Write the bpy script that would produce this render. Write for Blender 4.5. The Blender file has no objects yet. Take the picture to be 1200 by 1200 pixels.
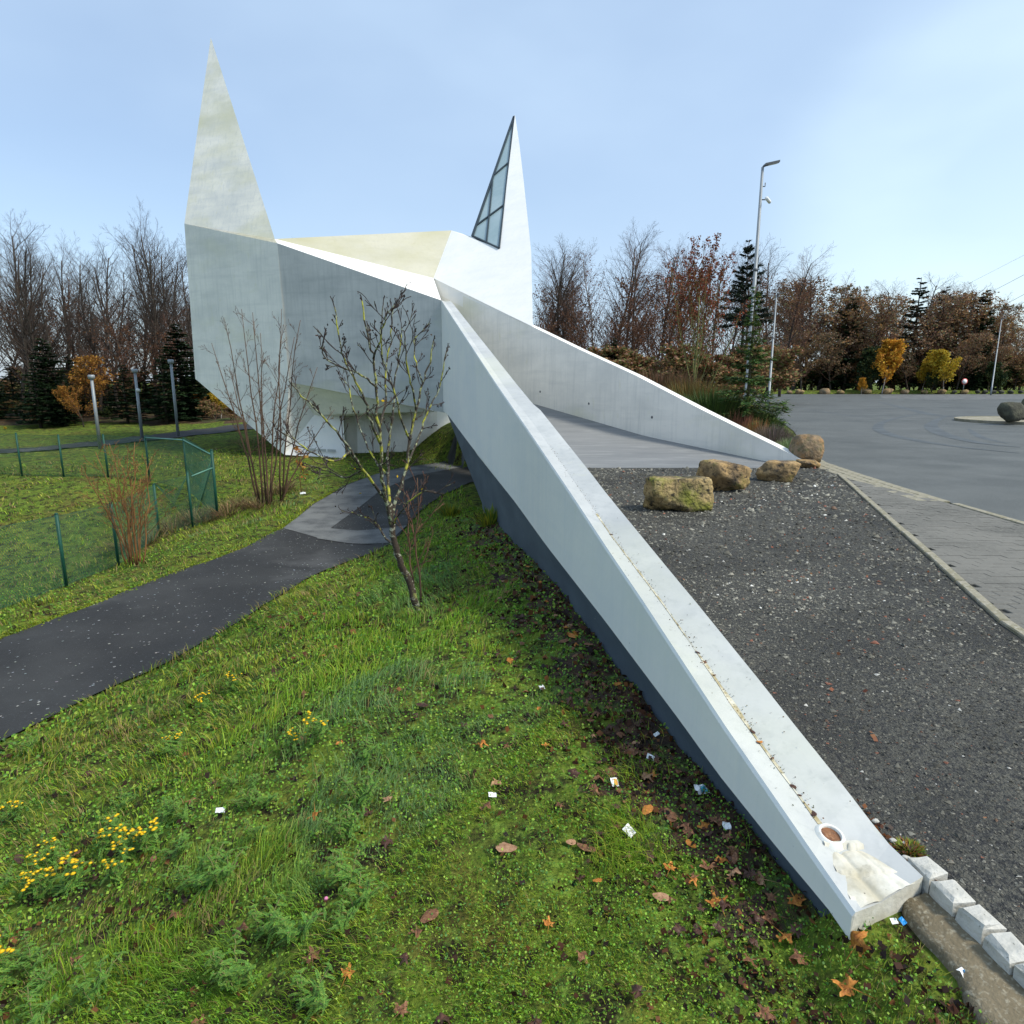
import bpy, math, random
import numpy as np
from mathutils import Vector, Matrix, noise as mn

# ------------------------------------------------------------------ camera, world, sun, exposure
sc = bpy.context.scene
COL = sc.collection
H = 1.7                                   # eye height above the gravel (gravel is z = 0)
FOC, HORIZON = 760.0, 447.0               # focal length and horizon row for a 1200 px wide picture
PITCH = math.atan((600 - HORIZON) / FOC)
CP, SP = math.cos(PITCH), math.sin(PITCH)
cam_d = bpy.data.cameras.new('camera'); cam = bpy.data.objects.new('camera', cam_d); COL.objects.link(cam)
cam.location = (0, 0, H); cam.rotation_euler = (math.pi / 2 - PITCH, 0, 0)
cam_d.sensor_width = 36; cam_d.lens = FOC / 1200 * 36; cam_d.clip_start = 0.05; cam_d.clip_end = 2000
sc.camera = cam
SUN_AZ, SUN_EL = math.radians(112), math.radians(50)      # azimuth measured from +Y towards +X
SUNV = Vector((math.sin(SUN_AZ) * math.cos(SUN_EL), math.cos(SUN_AZ) * math.cos(SUN_EL), math.sin(SUN_EL)))
world = bpy.data.worlds.new('World'); sc.world = world; world.use_nodes = True
def build_world():
    nt = world.node_tree; nt.nodes.clear(); N = nt.nodes.new; L = nt.links.new
    out = N('ShaderNodeOutputWorld'); bg = N('ShaderNodeBackground'); bg.inputs[1].default_value = 0.09
    sky = N('ShaderNodeTexSky'); sky.sky_type = 'NISHITA'; sky.sun_disc = False
    sky.sun_elevation = SUN_EL; sky.sun_rotation = SUN_AZ; sky.air_density = 1.0; sky.dust_density = 1.5; sky.ozone_density = 0.8
    tc = N('ShaderNodeTexCoord')
    mp = N('ShaderNodeMapping'); mp.inputs['Scale'].default_value = (1.0, 1.0, 2.2); mp.inputs['Location'].default_value = (3.1, 0.4, 0.0)
    L(tc.outputs['Generated'], mp.inputs['Vector'])
    no = N('ShaderNodeTexNoise'); no.inputs['Scale'].default_value = 1.1; no.inputs['Detail'].default_value = 5; no.inputs['Roughness'].default_value = 0.5
    L(mp.outputs[0], no.inputs['Vector'])
    mr = N('ShaderNodeMapRange'); mr.inputs[1].default_value = 0.32; mr.inputs[2].default_value = 0.68; mr.inputs[3].default_value = 0.34; mr.inputs[4].default_value = 0.95
    L(no.outputs['Fac'], mr.inputs[0])
    # thin cloud is whiter and brighter in one patch
    dp = N('ShaderNodeVectorMath'); dp.operation = 'DOT_PRODUCT'; dp.inputs[1].default_value = (.56, .80, .20)     # brighter break in the thin cloud
    L(tc.outputs['Generated'], dp.inputs[0])
    gl = N('ShaderNodeMapRange'); gl.interpolation_type = 'SMOOTHERSTEP'; gl.inputs[1].default_value = 0.95; gl.inputs[2].default_value = 1.0
    L(dp.outputs['Value'], gl.inputs[0])
    cc = N('ShaderNodeMix'); cc.data_type = 'RGBA'; cc.inputs[6].default_value = (3.6, 4.75, 6.2, 1); cc.inputs[7].default_value = (5.9, 7.3, 8.0, 1)
    L(gl.outputs[0], cc.inputs[0])
    mx = N('ShaderNodeMix'); mx.data_type = 'RGBA'
    br = N('ShaderNodeVectorMath'); br.operation = 'SCALE'; br.inputs['Scale'].default_value = 1.2; L(sky.outputs[0], br.inputs[0])
    L(mr.outputs[0], mx.inputs[0]); L(br.outputs[0], mx.inputs[6]); L(cc.outputs[2], mx.inputs[7])
    L(mx.outputs[2], bg.inputs[0]); L(bg.outputs[0], out.inputs[0])
build_world()
sl = bpy.data.lights.new('sun', 'SUN'); sl.energy = 2.1; sl.angle = math.radians(11); sl.color = (1.0, 0.94, 0.82)
so = bpy.data.objects.new('sun', sl); COL.objects.link(so); so.rotation_euler = (-SUNV).to_track_quat('-Z', 'Y').to_euler()
sc.view_settings.view_transform = 'Standard'; sc.view_settings.look = 'None'; sc.view_settings.gamma = 1
sc.view_settings.exposure = 0.90
sc.view_settings.use_curve_mapping = False

# ------------------------------------------------------------------ helpers
rng = np.random.default_rng(7); random.seed(7)
def ray(px, py):
    v = (py - 600) / FOC
    return Vector(((px - 600) / FOC, CP - v * SP, -(v * CP + SP)))
def at_y(px, py, Y):
    d = ray(px, py); t = Y / d.y; return Vector((d.x * t, Y, H + d.z * t))
def at_z(px, py, Z=0.0):
    d = ray(px, py); t = (Z - H) / d.z; return Vector((d.x * t, d.y * t, Z))
def on_plane(px, py, n, d0):
    d = ray(px, py); t = (d0 - n.z * H) / d.dot(n); return Vector((0, 0, H)) + d * t
def plane3(a, b, c):
    n = (b - a).cross(c - a).normalized(); return n, n.dot(a)
def tag(o, label=None, cat=None, group=None, kind=None):
    if label: o['label'] = label
    if cat: o['category'] = cat
    if group: o['group'] = group
    if kind: o['kind'] = kind
    return o
def empty(name, loc, rz=0.0, **k):
    o = bpy.data.objects.new(name, None); COL.objects.link(o); o.location = loc; o.rotation_euler = (0, 0, rz)
    o.empty_display_size = 0.1
    return tag(o, **k)
def link(name, me, m=None, parent=None, loc=None, **k):
    o = bpy.data.objects.new(name, me); COL.objects.link(o)
    if m is not None and len(me.materials) == 0: me.materials.append(m)
    if parent is not None:
        o.parent = parent
        if loc is None: loc = -Vector(parent.location) if parent.get('_abs') else (0, 0, 0)
    if loc is not None: o.location = loc
    return tag(o, **k)
def mesh(verts, faces, smooth=False, name='mesh'):
    me = bpy.data.meshes.new(name); me.from_pydata([tuple(v) for v in verts], [], faces); me.validate(); me.update()
    if smooth: me.polygons.foreach_set('use_smooth', [True] * len(me.polygons))
    return me
def np_mesh(V, F, smooth=False, cols=None):
    """V (n,3) float, F (m,k) int"""
    me = bpy.data.meshes.new('mesh'); V = np.ascontiguousarray(V, np.float32); F = np.ascontiguousarray(F, np.int32); m, k = F.shape
    me.vertices.add(len(V)); me.vertices.foreach_set('co', V.ravel())
    me.loops.add(m * k); me.loops.foreach_set('vertex_index', F.ravel())
    me.polygons.add(m); me.polygons.foreach_set('loop_start', np.arange(0, m * k, k, dtype=np.int32))
    if smooth: me.polygons.foreach_set('use_smooth', np.ones(m, bool))
    me.update(calc_edges=True)
    if cols is not None:
        a = me.color_attributes.new('tint', 'FLOAT_COLOR', 'POINT')
        c = np.ones((len(V), 4), np.float32); c[:, :3] = cols; a.data.foreach_set('color', c.ravel())
    return me
def box_vf(x0, x1, y0, y1, z0, z1):
    v = [(x0,y0,z0),(x1,y0,z0),(x1,y1,z0),(x0,y1,z0),(x0,y0,z1),(x1,y0,z1),(x1,y1,z1),(x0,y1,z1)]
    f = [(3,2,1,0),(4,5,6,7),(0,1,5,4),(1,2,6,5),(2,3,7,6),(3,0,4,7)]
    return v, f
def bevel_box(sx, sy, sz, b):
    """box with a chamfered top, base at z=0"""
    hx, hy = sx / 2, sy / 2
    v = [(-hx,-hy,0),(hx,-hy,0),(hx,hy,0),(-hx,hy,0),(-hx,-hy,sz-b),(hx,-hy,sz-b),(hx,hy,sz-b),(-hx,hy,sz-b),
         (-hx+b,-hy+b,sz),(hx-b,-hy+b,sz),(hx-b,hy-b,sz),(-hx+b,hy-b,sz)]
    f = [(3,2,1,0)] + [(i,(i+1)%4,4+(i+1)%4,4+i) for i in range(4)] + [(4+i,4+(i+1)%4,8+(i+1)%4,8+i) for i in range(4)] + [(8,9,10,11)]
    return mesh(v, f)
def prisms(S, k=3):
    """S rows: p0(3) p1(3) r0 r1 -> one mesh array of tapered prisms"""
    S = np.asarray(S, float); p0, p1, r0, r1 = S[:, :3], S[:, 3:6], S[:, 6], S[:, 7]
    d = p1 - p0; L = np.linalg.norm(d, axis=1, keepdims=True); d = d / np.maximum(L, 1e-6)
    ref = np.where(np.abs(d[:, 2:3]) < 0.9, np.array([[0., 0, 1]]), np.array([[1., 0, 0]]))
    u = np.cross(d, ref); u /= np.linalg.norm(u, axis=1, keepdims=True); w = np.cross(d, u)
    n = len(S); V = np.zeros((n, 2 * k, 3))
    for i in range(k):
        a = 2 * math.pi * i / k; o = u * math.cos(a) + w * math.sin(a)
        V[:, i] = p0 + o * r0[:, None]; V[:, k + i] = p1 + o * r1[:, None]
    base = (np.arange(n) * 2 * k)[:, None]
    F = np.concatenate([base + np.array([i, (i+1) % k, k + (i+1) % k, k + i]) for i in range(k)], 0)
    return V.reshape(-1, 3), F
def tube(points, radii, k=8):
    """smooth closed tube along points"""
    pts = [Vector(p) for p in points]; V = []; F = []
    pu = None
    for i, p in enumerate(pts):
        d = (pts[min(i+1, len(pts)-1)] - pts[max(i-1, 0)]).normalized()
        if pu is None: pu = d.orthogonal().normalized()
        u = (pu - d * pu.dot(d)).normalized(); pu = u; w = d.cross(u)
        r = radii[i] if hasattr(radii, '__len__') else radii
        for j in range(k):
            a = 2 * math.pi * j / k; V.append(p + (u * math.cos(a) + w * math.sin(a)) * r)
    for i in range(len(pts) - 1):
        for j in range(k): F.append((i*k+j, i*k+(j+1) % k, (i+1)*k+(j+1) % k, (i+1)*k+j))
    F.append(tuple(range(k))[::-1]); F.append(tuple((len(pts)-1)*k + j for j in range(k)))
    return mesh(V, F, smooth=True)

# ------------------------------------------------------------------ materials
def mat(name, base, layers=(), rough=0.8, bump=None, spec=0.3, attr=False, metal=0.0, translucent=0.0):
    """layers: (colour, noise scale, lo, hi, detail, mapping scale)"""
    m = bpy.data.materials.new(name); m.use_nodes = True; nt = m.node_tree; N = nt.nodes.new; L = nt.links.new
    b = nt.nodes['Principled BSDF']; b.inputs['Roughness'].default_value = rough; b.inputs['Specular IOR Level'].default_value = spec
    b.inputs['Metallic'].default_value = metal
    tc = N('ShaderNodeTexCoord'); cur = None
    if attr:
        a = N('ShaderNodeAttribute'); a.attribute_name = 'tint'; cur = a.outputs['Color']
    for (c, s, lo, hi, det, ms) in layers:
        mp = N('ShaderNodeMapping'); mp.inputs['Scale'].default_value = ms; mp.inputs['Location'].default_value = (s * 1.37, s * .71, 0.3)
        L(tc.outputs['Object'], mp.inputs[0])
        no = N('ShaderNodeTexNoise'); no.inputs['Scale'].default_value = s; no.inputs['Detail'].default_value = det; no.inputs['Roughness'].default_value = .6
        L(mp.outputs[0], no.inputs['Vector'])
        r = N('ShaderNodeMapRange'); r.inputs[1].default_value = lo; r.inputs[2].default_value = hi; L(no.outputs['Fac'], r.inputs[0])
        mx = N('ShaderNodeMix'); mx.data_type = 'RGBA'; L(r.outputs[0], mx.inputs[0])
        if cur is None: mx.inputs[6].default_value = (*base, 1)
        else: L(cur, mx.inputs[6])
        mx.inputs[7].default_value = (*c, 1); cur = mx.outputs[2]
    if cur is None: b.inputs['Base Color'].default_value = (*base, 1)
    else: L(cur, b.inputs['Base Color'])
    if bump:
        s, st, dist = bump
        no = N('ShaderNodeTexNoise'); no.inputs['Scale'].default_value = s; no.inputs['Detail'].default_value = 6; L(tc.outputs['Object'], no.inputs['Vector'])
        bp = N('ShaderNodeBump'); bp.inputs['Strength'].default_value = st; bp.inputs['Distance'].default_value = dist
        L(no.outputs['Fac'], bp.inputs['Height']); L(bp.outputs[0], b.inputs['Normal'])
    if translucent:
        t = N('ShaderNodeBsdfTranslucent'); ms_ = N('ShaderNodeMixShader'); ms_.inputs[0].default_value = translucent
        if cur is not None: L(cur, t.inputs[0])
        else: t.inputs[0].default_value = (*base, 1)
        o = nt.nodes['Material Output']; L(b.outputs[0], ms_.inputs[1]); L(t.outputs[0], ms_.inputs[2]); L(ms_.outputs[0], o.inputs[0])
    return m
I3 = (1, 1, 1)
M = {}
def concrete(name, base, stain, amt, grey=(.5, .53, .54)):
    return mat(name, base, [
        (grey, .8, .42, .9, 7, (.8, .8, 1.2)),
        (grey, 3.0, .5, 1.1, 5, (.18, .18, 1.5)),
        (grey, 5.0, .5, 1.05, 5, (1.6, 1.6, .10)),
        (grey, 17.0, .58, 1.0, 3, (1.2, 1.2, .05)),
        (stain, .45, .60 - amt, .86 - amt * .6, 7, (.6, .6, 1.4)),
        (stain, 6, .62, .9, 6, (1, 1, .35)),
        ((.22, .22, .18), 24.0, .73, .80, 3, I3)], rough=.6, bump=(14, .25, .01))
M['white'] = concrete('white_concrete', (.85, .83, .76), (.68, .67, .50), .04, grey=(.56, .57, .54))
M['white_stained'] = concrete('stained_white_concrete', (.83, .81, .72), (.60, .585, .38), .15)
M['algae'] = concrete('algae_stained_concrete', (.54, .52, .41), (.42, .40, .22), .16, grey=(.44, .43, .34))
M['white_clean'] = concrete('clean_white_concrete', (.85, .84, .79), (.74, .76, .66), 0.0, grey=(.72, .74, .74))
M['white_shaded'] = concrete('shaded_weathered_concrete', (.52, .535, .52), (.50, .52, .40), .05, grey=(.30, .325, .33))  # white concrete darkened for faces turned from the light, plus weathering streaks
M['white_side'] = M['white_shaded']
M['dark_wall'] = mat('dark_bitumen', (.062, .083, .105), [((.10, .13, .155), 2.0, .4, .8, 6, (.5, .5, 1.5)), ((.2, .21, .2), 22, .72, .8, 2, I3)], rough=.65, bump=(30, .3, .006))
M['deck'] = mat('deck_concrete', (.215, .22, .22), [((.15, .157, .16), 1.2, .4, .75, 6, (.25, 2.5, 1)), ((.28, .285, .28), 4, .5, .8, 5, (.3, 1.5, 1))], rough=.55, bump=(25, .2, .005))
M['soil'] = mat('wet_soil', (.035, .028, .018), [((.06, .045, .025), 7, .4, .7, 6, I3)], rough=.9, bump=(30, .8, .02))
def ground_mat():
    m = mat('grass_ground', (.11, .165, .02), [
        ((.18, .19, .03), .55, .42, .68, 5, I3),
        ((.045, .095, .012), 2.3, .45, .7, 6, I3),
        ((.11, .075, .025), 1.1, .52, .70, 8, I3),
        ((.03, .024, .013), 5.5, .46, .60, 7, I3),
        ((.16, .25, .04), 15, .5, .72, 6, I3)], rough=.95, bump=(22, 1.0, .05), spec=.1)
    return m
M['ground'] = ground_mat()
M['path'] = mat('path_asphalt', (.025, .0245, .0235), [((.043, .043, .041), .8, .4, .7, 5, I3), ((.085, .09, .095), 55, .64, .72, 2, I3), ((.30, .31, .30), 9, .73, .765, 3, I3), ((.085, .085, .083), .55, .56, .72, 8, I3)], rough=.7, bump=(140, .5, .006))
M['path_light'] = mat('path_worn_concrete', (.15, .155, .15), [((.07, .073, .075), 1.6, .4, .65, 7, I3), ((.22, .22, .2), 40, .6, .75, 2, I3)], rough=.8, bump=(90, .4, .006))
M['road'] = mat('road_asphalt', (.092, .098, .092), [((.060, .066, .063), .12, .42, .68, 6, (1, 2.5, 1)), ((.118, .125, .118), .9, .45, .75, 6, I3), ((.22, .24, .24), 75, .62, .72, 2, I3), ((.045, .05, .052), 90, .62, .72, 2, I3)], rough=.7, bump=(150, .4, .006))
M['tyre'] = mat('tyre_mark', (.062, .07, .074), [((.10, .115, .12), 1.5, .35, .7, 6, I3)], rough=.7)
M['gravel'] = mat('gravel', (.118, .116, .096), [((.056, .056, .047), 1.1, .4, .62, 6, I3), ((.035, .036, .036), 48, .42, .6, 3, I3), ((.12, .12, .11), 70, .58, .7, 3, I3), ((.3, .3, .27), 60, .73, .78, 2, I3), ((.16, .07, .045), 38, .71, .77, 2, I3)], rough=.85, bump=(85, 1.0, .03))
M['stones'] = mat('gravel_stone', I3, attr=True, rough=.75)
M['paver'] = mat('paver_block', (.17, .165, .145), [((.11, .108, .095), 1.3, .4, .68, 6, I3), ((.19, .185, .16), 30, .5, .72, 4, I3)], rough=.85, bump=(90, .5, .006))
M['joint'] = mat('sandy_joint', (.085, .082, .07), [((.12, .12, .09), 8, .45, .7, 5, I3)], rough=.95)
M['kerb'] = mat('kerb_stone', (.30, .275, .21), [((.16, .15, .08), 2.5, .42, .68, 6, I3), ((.38, .36, .30), 30, .52, .7, 4, I3)], rough=.85, bump=(80, .5, .006))
M['sett'] = mat('pale_sett', (.55, .54, .49), [((.34, .34, .30), 9, .42, .68, 6, I3), ((.12, .12, .1), 60, .64, .72, 3, I3)], rough=.8, bump=(60, .6, .01))
M['dirt'] = mat('old_mortar_bed', (.20, .165, .105), [((.11, .09, .055), 5, .4, .65, 7, I3), ((.33, .30, .22), 60, .52, .7, 4, I3)], rough=.95, bump=(90, .8, .006))
M['rock'] = mat('boulder_stone', (.40, .27, .125), [((.075, .06, .045), 2.6, .42, .62, 8, I3), ((.37, .24, .10), 4.5, .5, .68, 8, I3), ((.16, .17, .035), 2.0, .52, .68, 8, I3), ((.05, .042, .033), 13, .55, .68, 6, I3), ((.45, .38, .25), 22, .66, .76, 4, I3)], rough=.9, bump=(11, 1.0, .06))
M['rock_green'] = mat('mossy_boulder_stone', (.38, .28, .13), [((.08, .07, .04), 3.0, .42, .62, 8, I3), ((.20, .21, .035), 2.4, .50, .68, 8, I3), ((.42, .34, .17), 6, .56, .7, 8, I3), ((.045, .04, .03), 15, .55, .66, 6, I3)], rough=.92, bump=(13, 1.0, .07))
M['rock_brown'] = mat('brown_boulder_stone', (.28, .20, .12), [((.12, .10, .07), 3.0, .42, .62, 8, I3), ((.30, .18, .08), 5, .5, .68, 8, I3), ((.13, .12, .06), 8, .52, .66, 6, I3)], rough=.92, bump=(13, 1.0, .05))
M['rock_dark'] = mat('dark_boulder_stone', (.06, .06, .045), [((.12, .12, .08), 3, .45, .65, 8, I3)], rough=.9, bump=(11, 1.0, .05))
M['steel'] = mat('galvanised_steel', (.30, .33, .35), [((.20, .23, .25), 3, .4, .7, 5, (1, 1, .3))], rough=.5, metal=.3)
M['dark_steel'] = mat('dark_steel', (.09, .10, .11), rough=.5)
M['green_paint'] = mat('green_fence_paint', (.008, .06, .042), [((.014, .085, .06), 4, .4, .7, 4, I3)], rough=.5)
M['wire'] = mat('fence_wire', (.03, .11, .07), rough=.6)
M['rail'] = mat('fence_rail', (.10, .24, .19), rough=.5)
M['glass'] = mat('window_glass', (.26, .36, .38), [((.33, .43, .45), .7, .4, .7, 3, I3)], rough=.12, spec=.6)
M['mullion'] = mat('window_frame', (.03, .045, .055), rough=.5)
M['door'] = mat('door_reveal', (.48, .48, .42), rough=.7)
M['door_leaf'] = mat('door_leaf', (.60, .58, .50), [((.50, .49, .42), 2, .4, .7, 4, I3)], rough=.6)
M['bark'] = mat('bark', (.065, .052, .04), [((.045, .036, .03), 3, .4, .7, 5, (3, 3, .7)), ((.16, .15, .13), 7, .58, .7, 4, I3)], rough=.95, bump=(20, .8, .02))
M['bark_green'] = mat('algae_bark', (.11, .10, .045), [((.05, .045, .03), 3, .4, .7, 5, (3, 3, .7))], rough=.95, bump=(20, .8, .02))
M['twig_dark'] = mat('dark_twigs', (.05, .036, .032), [((.16, .17, .09), 12, .6, .68, 4, I3)], rough=.95)
M['birch'] = mat('birch_bark', (.38, .36, .33), [((.05, .04, .04), 6, .5, .62, 5, (1, 1, 4))], rough=.9)
M['twig'] = mat('bare_twigs', (.065, .050, .040), [((.042, .033, .028), .8, .4, .7, 3, I3)], rough=.95)
M['twig_red'] = mat('red_brown_twigs', (.15, .075, .05), [((.09, .05, .035), .8, .4, .7, 3, I3)], rough=.95)
M['stem_orange'] = mat('orange_brown_stems', (.24, .115, .04), [((.13, .065, .03), 3, .4, .7, 3, I3)], rough=.9)
M['stem_brown'] = mat('brown_stems', (.13, .075, .045), [((.08, .05, .035), 3, .4, .7, 3, I3)], rough=.9)
M['stem_green'] = mat('green_stems', (.16, .17, .06), [((.10, .08, .04), 2, .45, .7, 3, I3)], rough=.9)
M['lichen'] = mat('lichen_bark', (.055, .045, .035), [((.30, .33, .22), 22, .52, .60, 5, I3), ((.38, .38, .05), 6, .53, .62, 5, I3)], rough=.95, bump=(60, .8, .01))
M['lichen_trunk'] = mat('dark_lichen_bark', (.05, .038, .028), [((.33, .34, .26), 16, .54, .62, 6, (1, 1, 1.5)), ((.22, .25, .07), 9, .58, .66, 5, I3)], rough=.95, bump=(60, .8, .01))
M['leaf'] = mat('leaf', I3, attr=True, rough=.6, translucent=.25, spec=.2)
M['grass'] = mat('grass_blade', I3, attr=True, rough=.55, translucent=.3, spec=.25)
M['needle'] = mat('needles', I3, attr=True, rough=.7, translucent=.12, spec=.2)
M['wing_leaf'] = mat('fallen_leaf_orange', (.50, .20, .035), [((.30, .10, .02), 40, .42, .62, 5, I3), ((.60, .32, .06), 70, .55, .7, 3, I3)], rough=.6, bump=(150, .4, .004))
M['leaf_brown'] = mat('fallen_leaf_brown', (.22, .10, .045), [((.10, .045, .025), 40, .42, .62, 5, I3), ((.34, .19, .10), 70, .55, .7, 3, I3)], rough=.65, bump=(150, .4, .004))
M['leaf_dark'] = mat('fallen_leaf_dark', (.055, .026, .018), [((.11, .05, .03), 40, .45, .65, 5, I3)], rough=.5, bump=(150, .4, .004))
M['leaf_pale'] = mat('fallen_leaf_pale', (.42, .25, .14), [((.26, .13, .07), 40, .42, .62, 5, I3)], rough=.65, bump=(150, .4, .004))
M['yellow'] = mat('yellow_petals', (.80, .52, .01), [((.62, .36, .01), 200, .45, .65, 2, I3)], rough=.7)
M['paper'] = mat('white_paper', (.78, .80, .80), rough=.6)
M['paper_blue'] = mat('blue_print', (.10, .42, .50), rough=.4)
M['paper_orange'] = mat('orange_print', (.70, .40, .08), rough=.4)
M['blue'] = mat('blue_plastic', (.02, .25, .60), rough=.35)
M['pink'] = mat('pink_petals', (.75, .25, .42), rough=.7)
M['white_pipe'] = mat('white_pipe', (.72, .73, .68), [((.5, .48, .36), 20, .5, .7, 4, I3)], rough=.6)
M['mortar'] = mat('rough_mortar', (.64, .62, .53), [((.44, .41, .32), 7, .45, .70, 7, I3), ((.72, .70, .63), 12, .55, .75, 5, I3), ((.08, .07, .06), 55, .72, .75, 2, I3)], rough=.9, bump=(60, .5, .005))
M['cable'] = mat('black_cable', (.03, .03, .035), rough=.6)
M['lens'] = mat('lamp_lens', (.7, .72, .72), rough=.2)

# ------------------------------------------------------------------ terrain
PA = 1.415; PK = .166                      # outer face of the long ramp wall: X = PA - PK*Y
FW0, FW1 = Vector((5.92, 13.0)), Vector((-2.86, 25.3))   # foot line of the far ramp wall
ctrl = [  # X, Y, Z of the lawn, the path and the woodland floor
 (1.0,1.7,-.24),(1.05,2.4,-.22),(.85,3.2,-.24),(.6,4.3,-.30),(.2,6.7,-.35),(-.1,8.5,-.47),(-.4,10.6,-.62),(-.9,13.5,-1.15),
 (0,0,-.25),(0,2,-.30),(-.8,2,-.42),(-1.8,2,-.70),(-3,2,-1.1),(-4.2,2.3,-1.45),(-6.5,2,-1.5),(-1.5,3.5,-.66),(-2.5,4.5,-1.02),(-.6,4,-.42),
 (-1.0,5.5,-.60),(-2.2,6,-1.05),(-1.1,7.1,-.78),(-.5,7.5,-.55),(-2.5,8.5,-1.25),(-1.4,9.5,-.98),(-1.9,11.5,-1.28),
 (-4.7,5.5,-1.5),(-3.9,7.2,-1.5),(-3.2,10.9,-1.5),(-2.45,12.6,-1.5),(-2.35,16,-1.48),(-1.35,20.3,-1.42),
 (-6.5,7.8,-1.5),(-5.8,10.6,-1.5),(-5.0,14,-1.5),(-5.2,19.7,-1.46),(-4.0,23.5,-1.36),(-2.4,26.5,-1.25),(0,23,-1.4),(2,21,-1.4),(1,17,-1.4),(3,17,-1.4),(-.5,16,-1.35),
 (-7.2,8.5,-1.6),(-8,11.1,-1.9),(-8.1,12.9,-2.0),(-8.5,15.3,-2.0),(-8,16,-1.9),(-7.65,16.8,-1.75),(-6.7,17.4,-1.58),(-7,13,-1.68),(-6.3,14.3,-1.55),
 (-10.5,12,-2.45),(-12,15,-2.45),(-14,14,-2.5),(-10.5,17,-2.2),(-9.8,19.5,-1.6),(-11.6,20.7,-1.5),(-13.3,21,-1.4),(-16.3,21.5,-1.4),(-20,21,-1.5),(-12,9,-2.3),(-11,5,-2.0),(-16,8,-2.4),
 (-14,25,-1.3),(-20.6,29,-1.2),(-14,35,-.85),(-26,30,-1.3),(-8.5,26,-1.15),(-9,30,-1.0),(-7.5,24.5,-1.2),(-5,26.5,-1.2),(-1,30,-.85),(-5,35,-.8),(5,30,-.8),
 (-20,45,-.6),(-40,45,-.8),(-10,55,-.3),(10,60,-.2),(-30,70,0),(0,100,0),(60,100,0),(-80,100,0),(-80,20,-1.5),(-40,0,-1.8),(0,-20,-.3),(-20,-20,-1.6),(-8,-3,-1.6),(-3,-3,-.9),
 (0,300,0),(-300,300,0),(-300,0,0),(300,300,0)]
C = np.array(ctrl, float)
def _ker(a, b): return np.sqrt(((a[:, None, :] - b[None, :, :]) ** 2).sum(-1) + .6)
_A = _ker(C[:, :2], C[:, :2]); _w = np.linalg.solve(np.block([[_A, np.ones((len(C), 1))], [np.ones((1, len(C))), np.zeros((1, 1))]]), np.append(C[:, 2], 0))
def sstep(x, a, b):
    t = np.clip((x - a) / (b - a), 0, 1); return t * t * (3 - 2 * t)
def bumps(X, Y):
    return (.020 * np.sin(X * 5.1 + 1.3 * np.sin(Y * 2.3)) * np.sin(Y * 4.3 + X) + .014 * np.sin(X * 11.7 + Y * 6.1) * np.sin(Y * 9.3 - X * 4) + .03 * np.sin(X * 1.7 + .6) * np.sin(Y * 1.3 + .4 * X))
_fd = (FW1 - FW0).normalized(); _fn = Vector((_fd.y, -_fd.x))       # normal to the road side
def side(X, Y):
    """0 on the low lawn side, 1 on the level gravel / road side"""
    s1 = X - (PA - PK * Y)
    near = np.where(Y < 1.95, sstep(s1, -.20 - .2 * np.clip(1.85 - Y, 0, 2), .10), sstep(s1, .10, .24))
    s2 = (X - FW0.x) * _fn.x + (Y - FW0.y) * _fn.y
    far = np.where(Y < 24.5, sstep(s2, .06, .24), sstep(s2, .06, .24 + (Y - 24.5) * .6))
    return np.where(Y < 12.93, near, far)
PATH_L = [(-7.6,-2),(-7.2,2),(-6.9,5.5),(-6.5,7.8),(-5.8,10.6),(-5.3,12.6),(-5.1,14.2),(-5.35,17),(-5.2,19.7),(-4.7,21.8),(-4.0,23.5),(-2.4,25.2),(0,25.6),(3,25)]
PATH_R = [(-4.9,-2),(-4.8,2),(-4.72,5.3),(-3.95,7.2),(-3.55,9),(-3.2,10.9),(-2.45,12.7),(-2.3,14),(-2.35,16),(-1.9,18.5),(-1.35,20.3),(-.2,21.2),(1.5,20.8),(3,20)]
_pl = np.array(PATH_L, float); _pr = np.array(PATH_R, float)
def in_path(X, Y, m=0.0):
    xl = np.interp(Y, _pl[:12, 1], _pl[:12, 0]); xr = np.interp(Y, _pr[:11, 1], _pr[:11, 0])
    return (X > xl - m) & (X < xr + m) & (Y < 23)
def height(X, Y, detail=True):
    X = np.atleast_1d(np.asarray(X, float)).ravel(); Y = np.atleast_1d(np.asarray(Y, float)).ravel(); out = np.zeros(len(X))
    for i in range(0, len(X), 20000):
        q = np.stack([X[i:i+20000], Y[i:i+20000]], 1); out[i:i+20000] = _ker(q, C[:, :2]) @ _w[:-1] + _w[-1]
    if detail:
        xl = np.interp(Y, _pl[:12, 1], _pl[:12, 0]); xr = np.interp(Y, _pr[:11, 1], _pr[:11, 0])
        pm = sstep(np.minimum(X - xl, xr - X), -.45, -.02)
        out = out + bumps(X, Y) * (1 - pm) - .03 * pm
    s = side(X, Y)
    return out * (1 - s) + np.where(Y < 2.2, -.085, -.03) * s
def hz(x, y): return float(height([x], [y])[0])
def on_ground(px, py, dz=0.0):
    """walk a view ray down to the terrain"""
    d = ray(px, py); ts = np.exp(np.linspace(math.log(1.2), math.log(160), 700)); P = np.array([[d.x * t, d.y * t, H + d.z * t] for t in ts])
    g = height(P[:, 0], P[:, 1]); i = int(np.argmax(P[:, 2] < g)); 
    return Vector((P[i, 0], P[i, 1], g[i] + dz))
def axis(lo, hi, fine_lo, fine_hi, step, grow=1.12):
    a = list(np.arange(fine_lo, fine_hi, step)); s = step; x = a[-1]
    while x < hi: s = min(s * grow, 25); x += s; a.append(x)
    s = step; x = a[0]; b = []
    while x > lo: s = min(s * grow, 25); x -= s; b.append(x)
    return np.array(b[::-1] + a)
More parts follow.
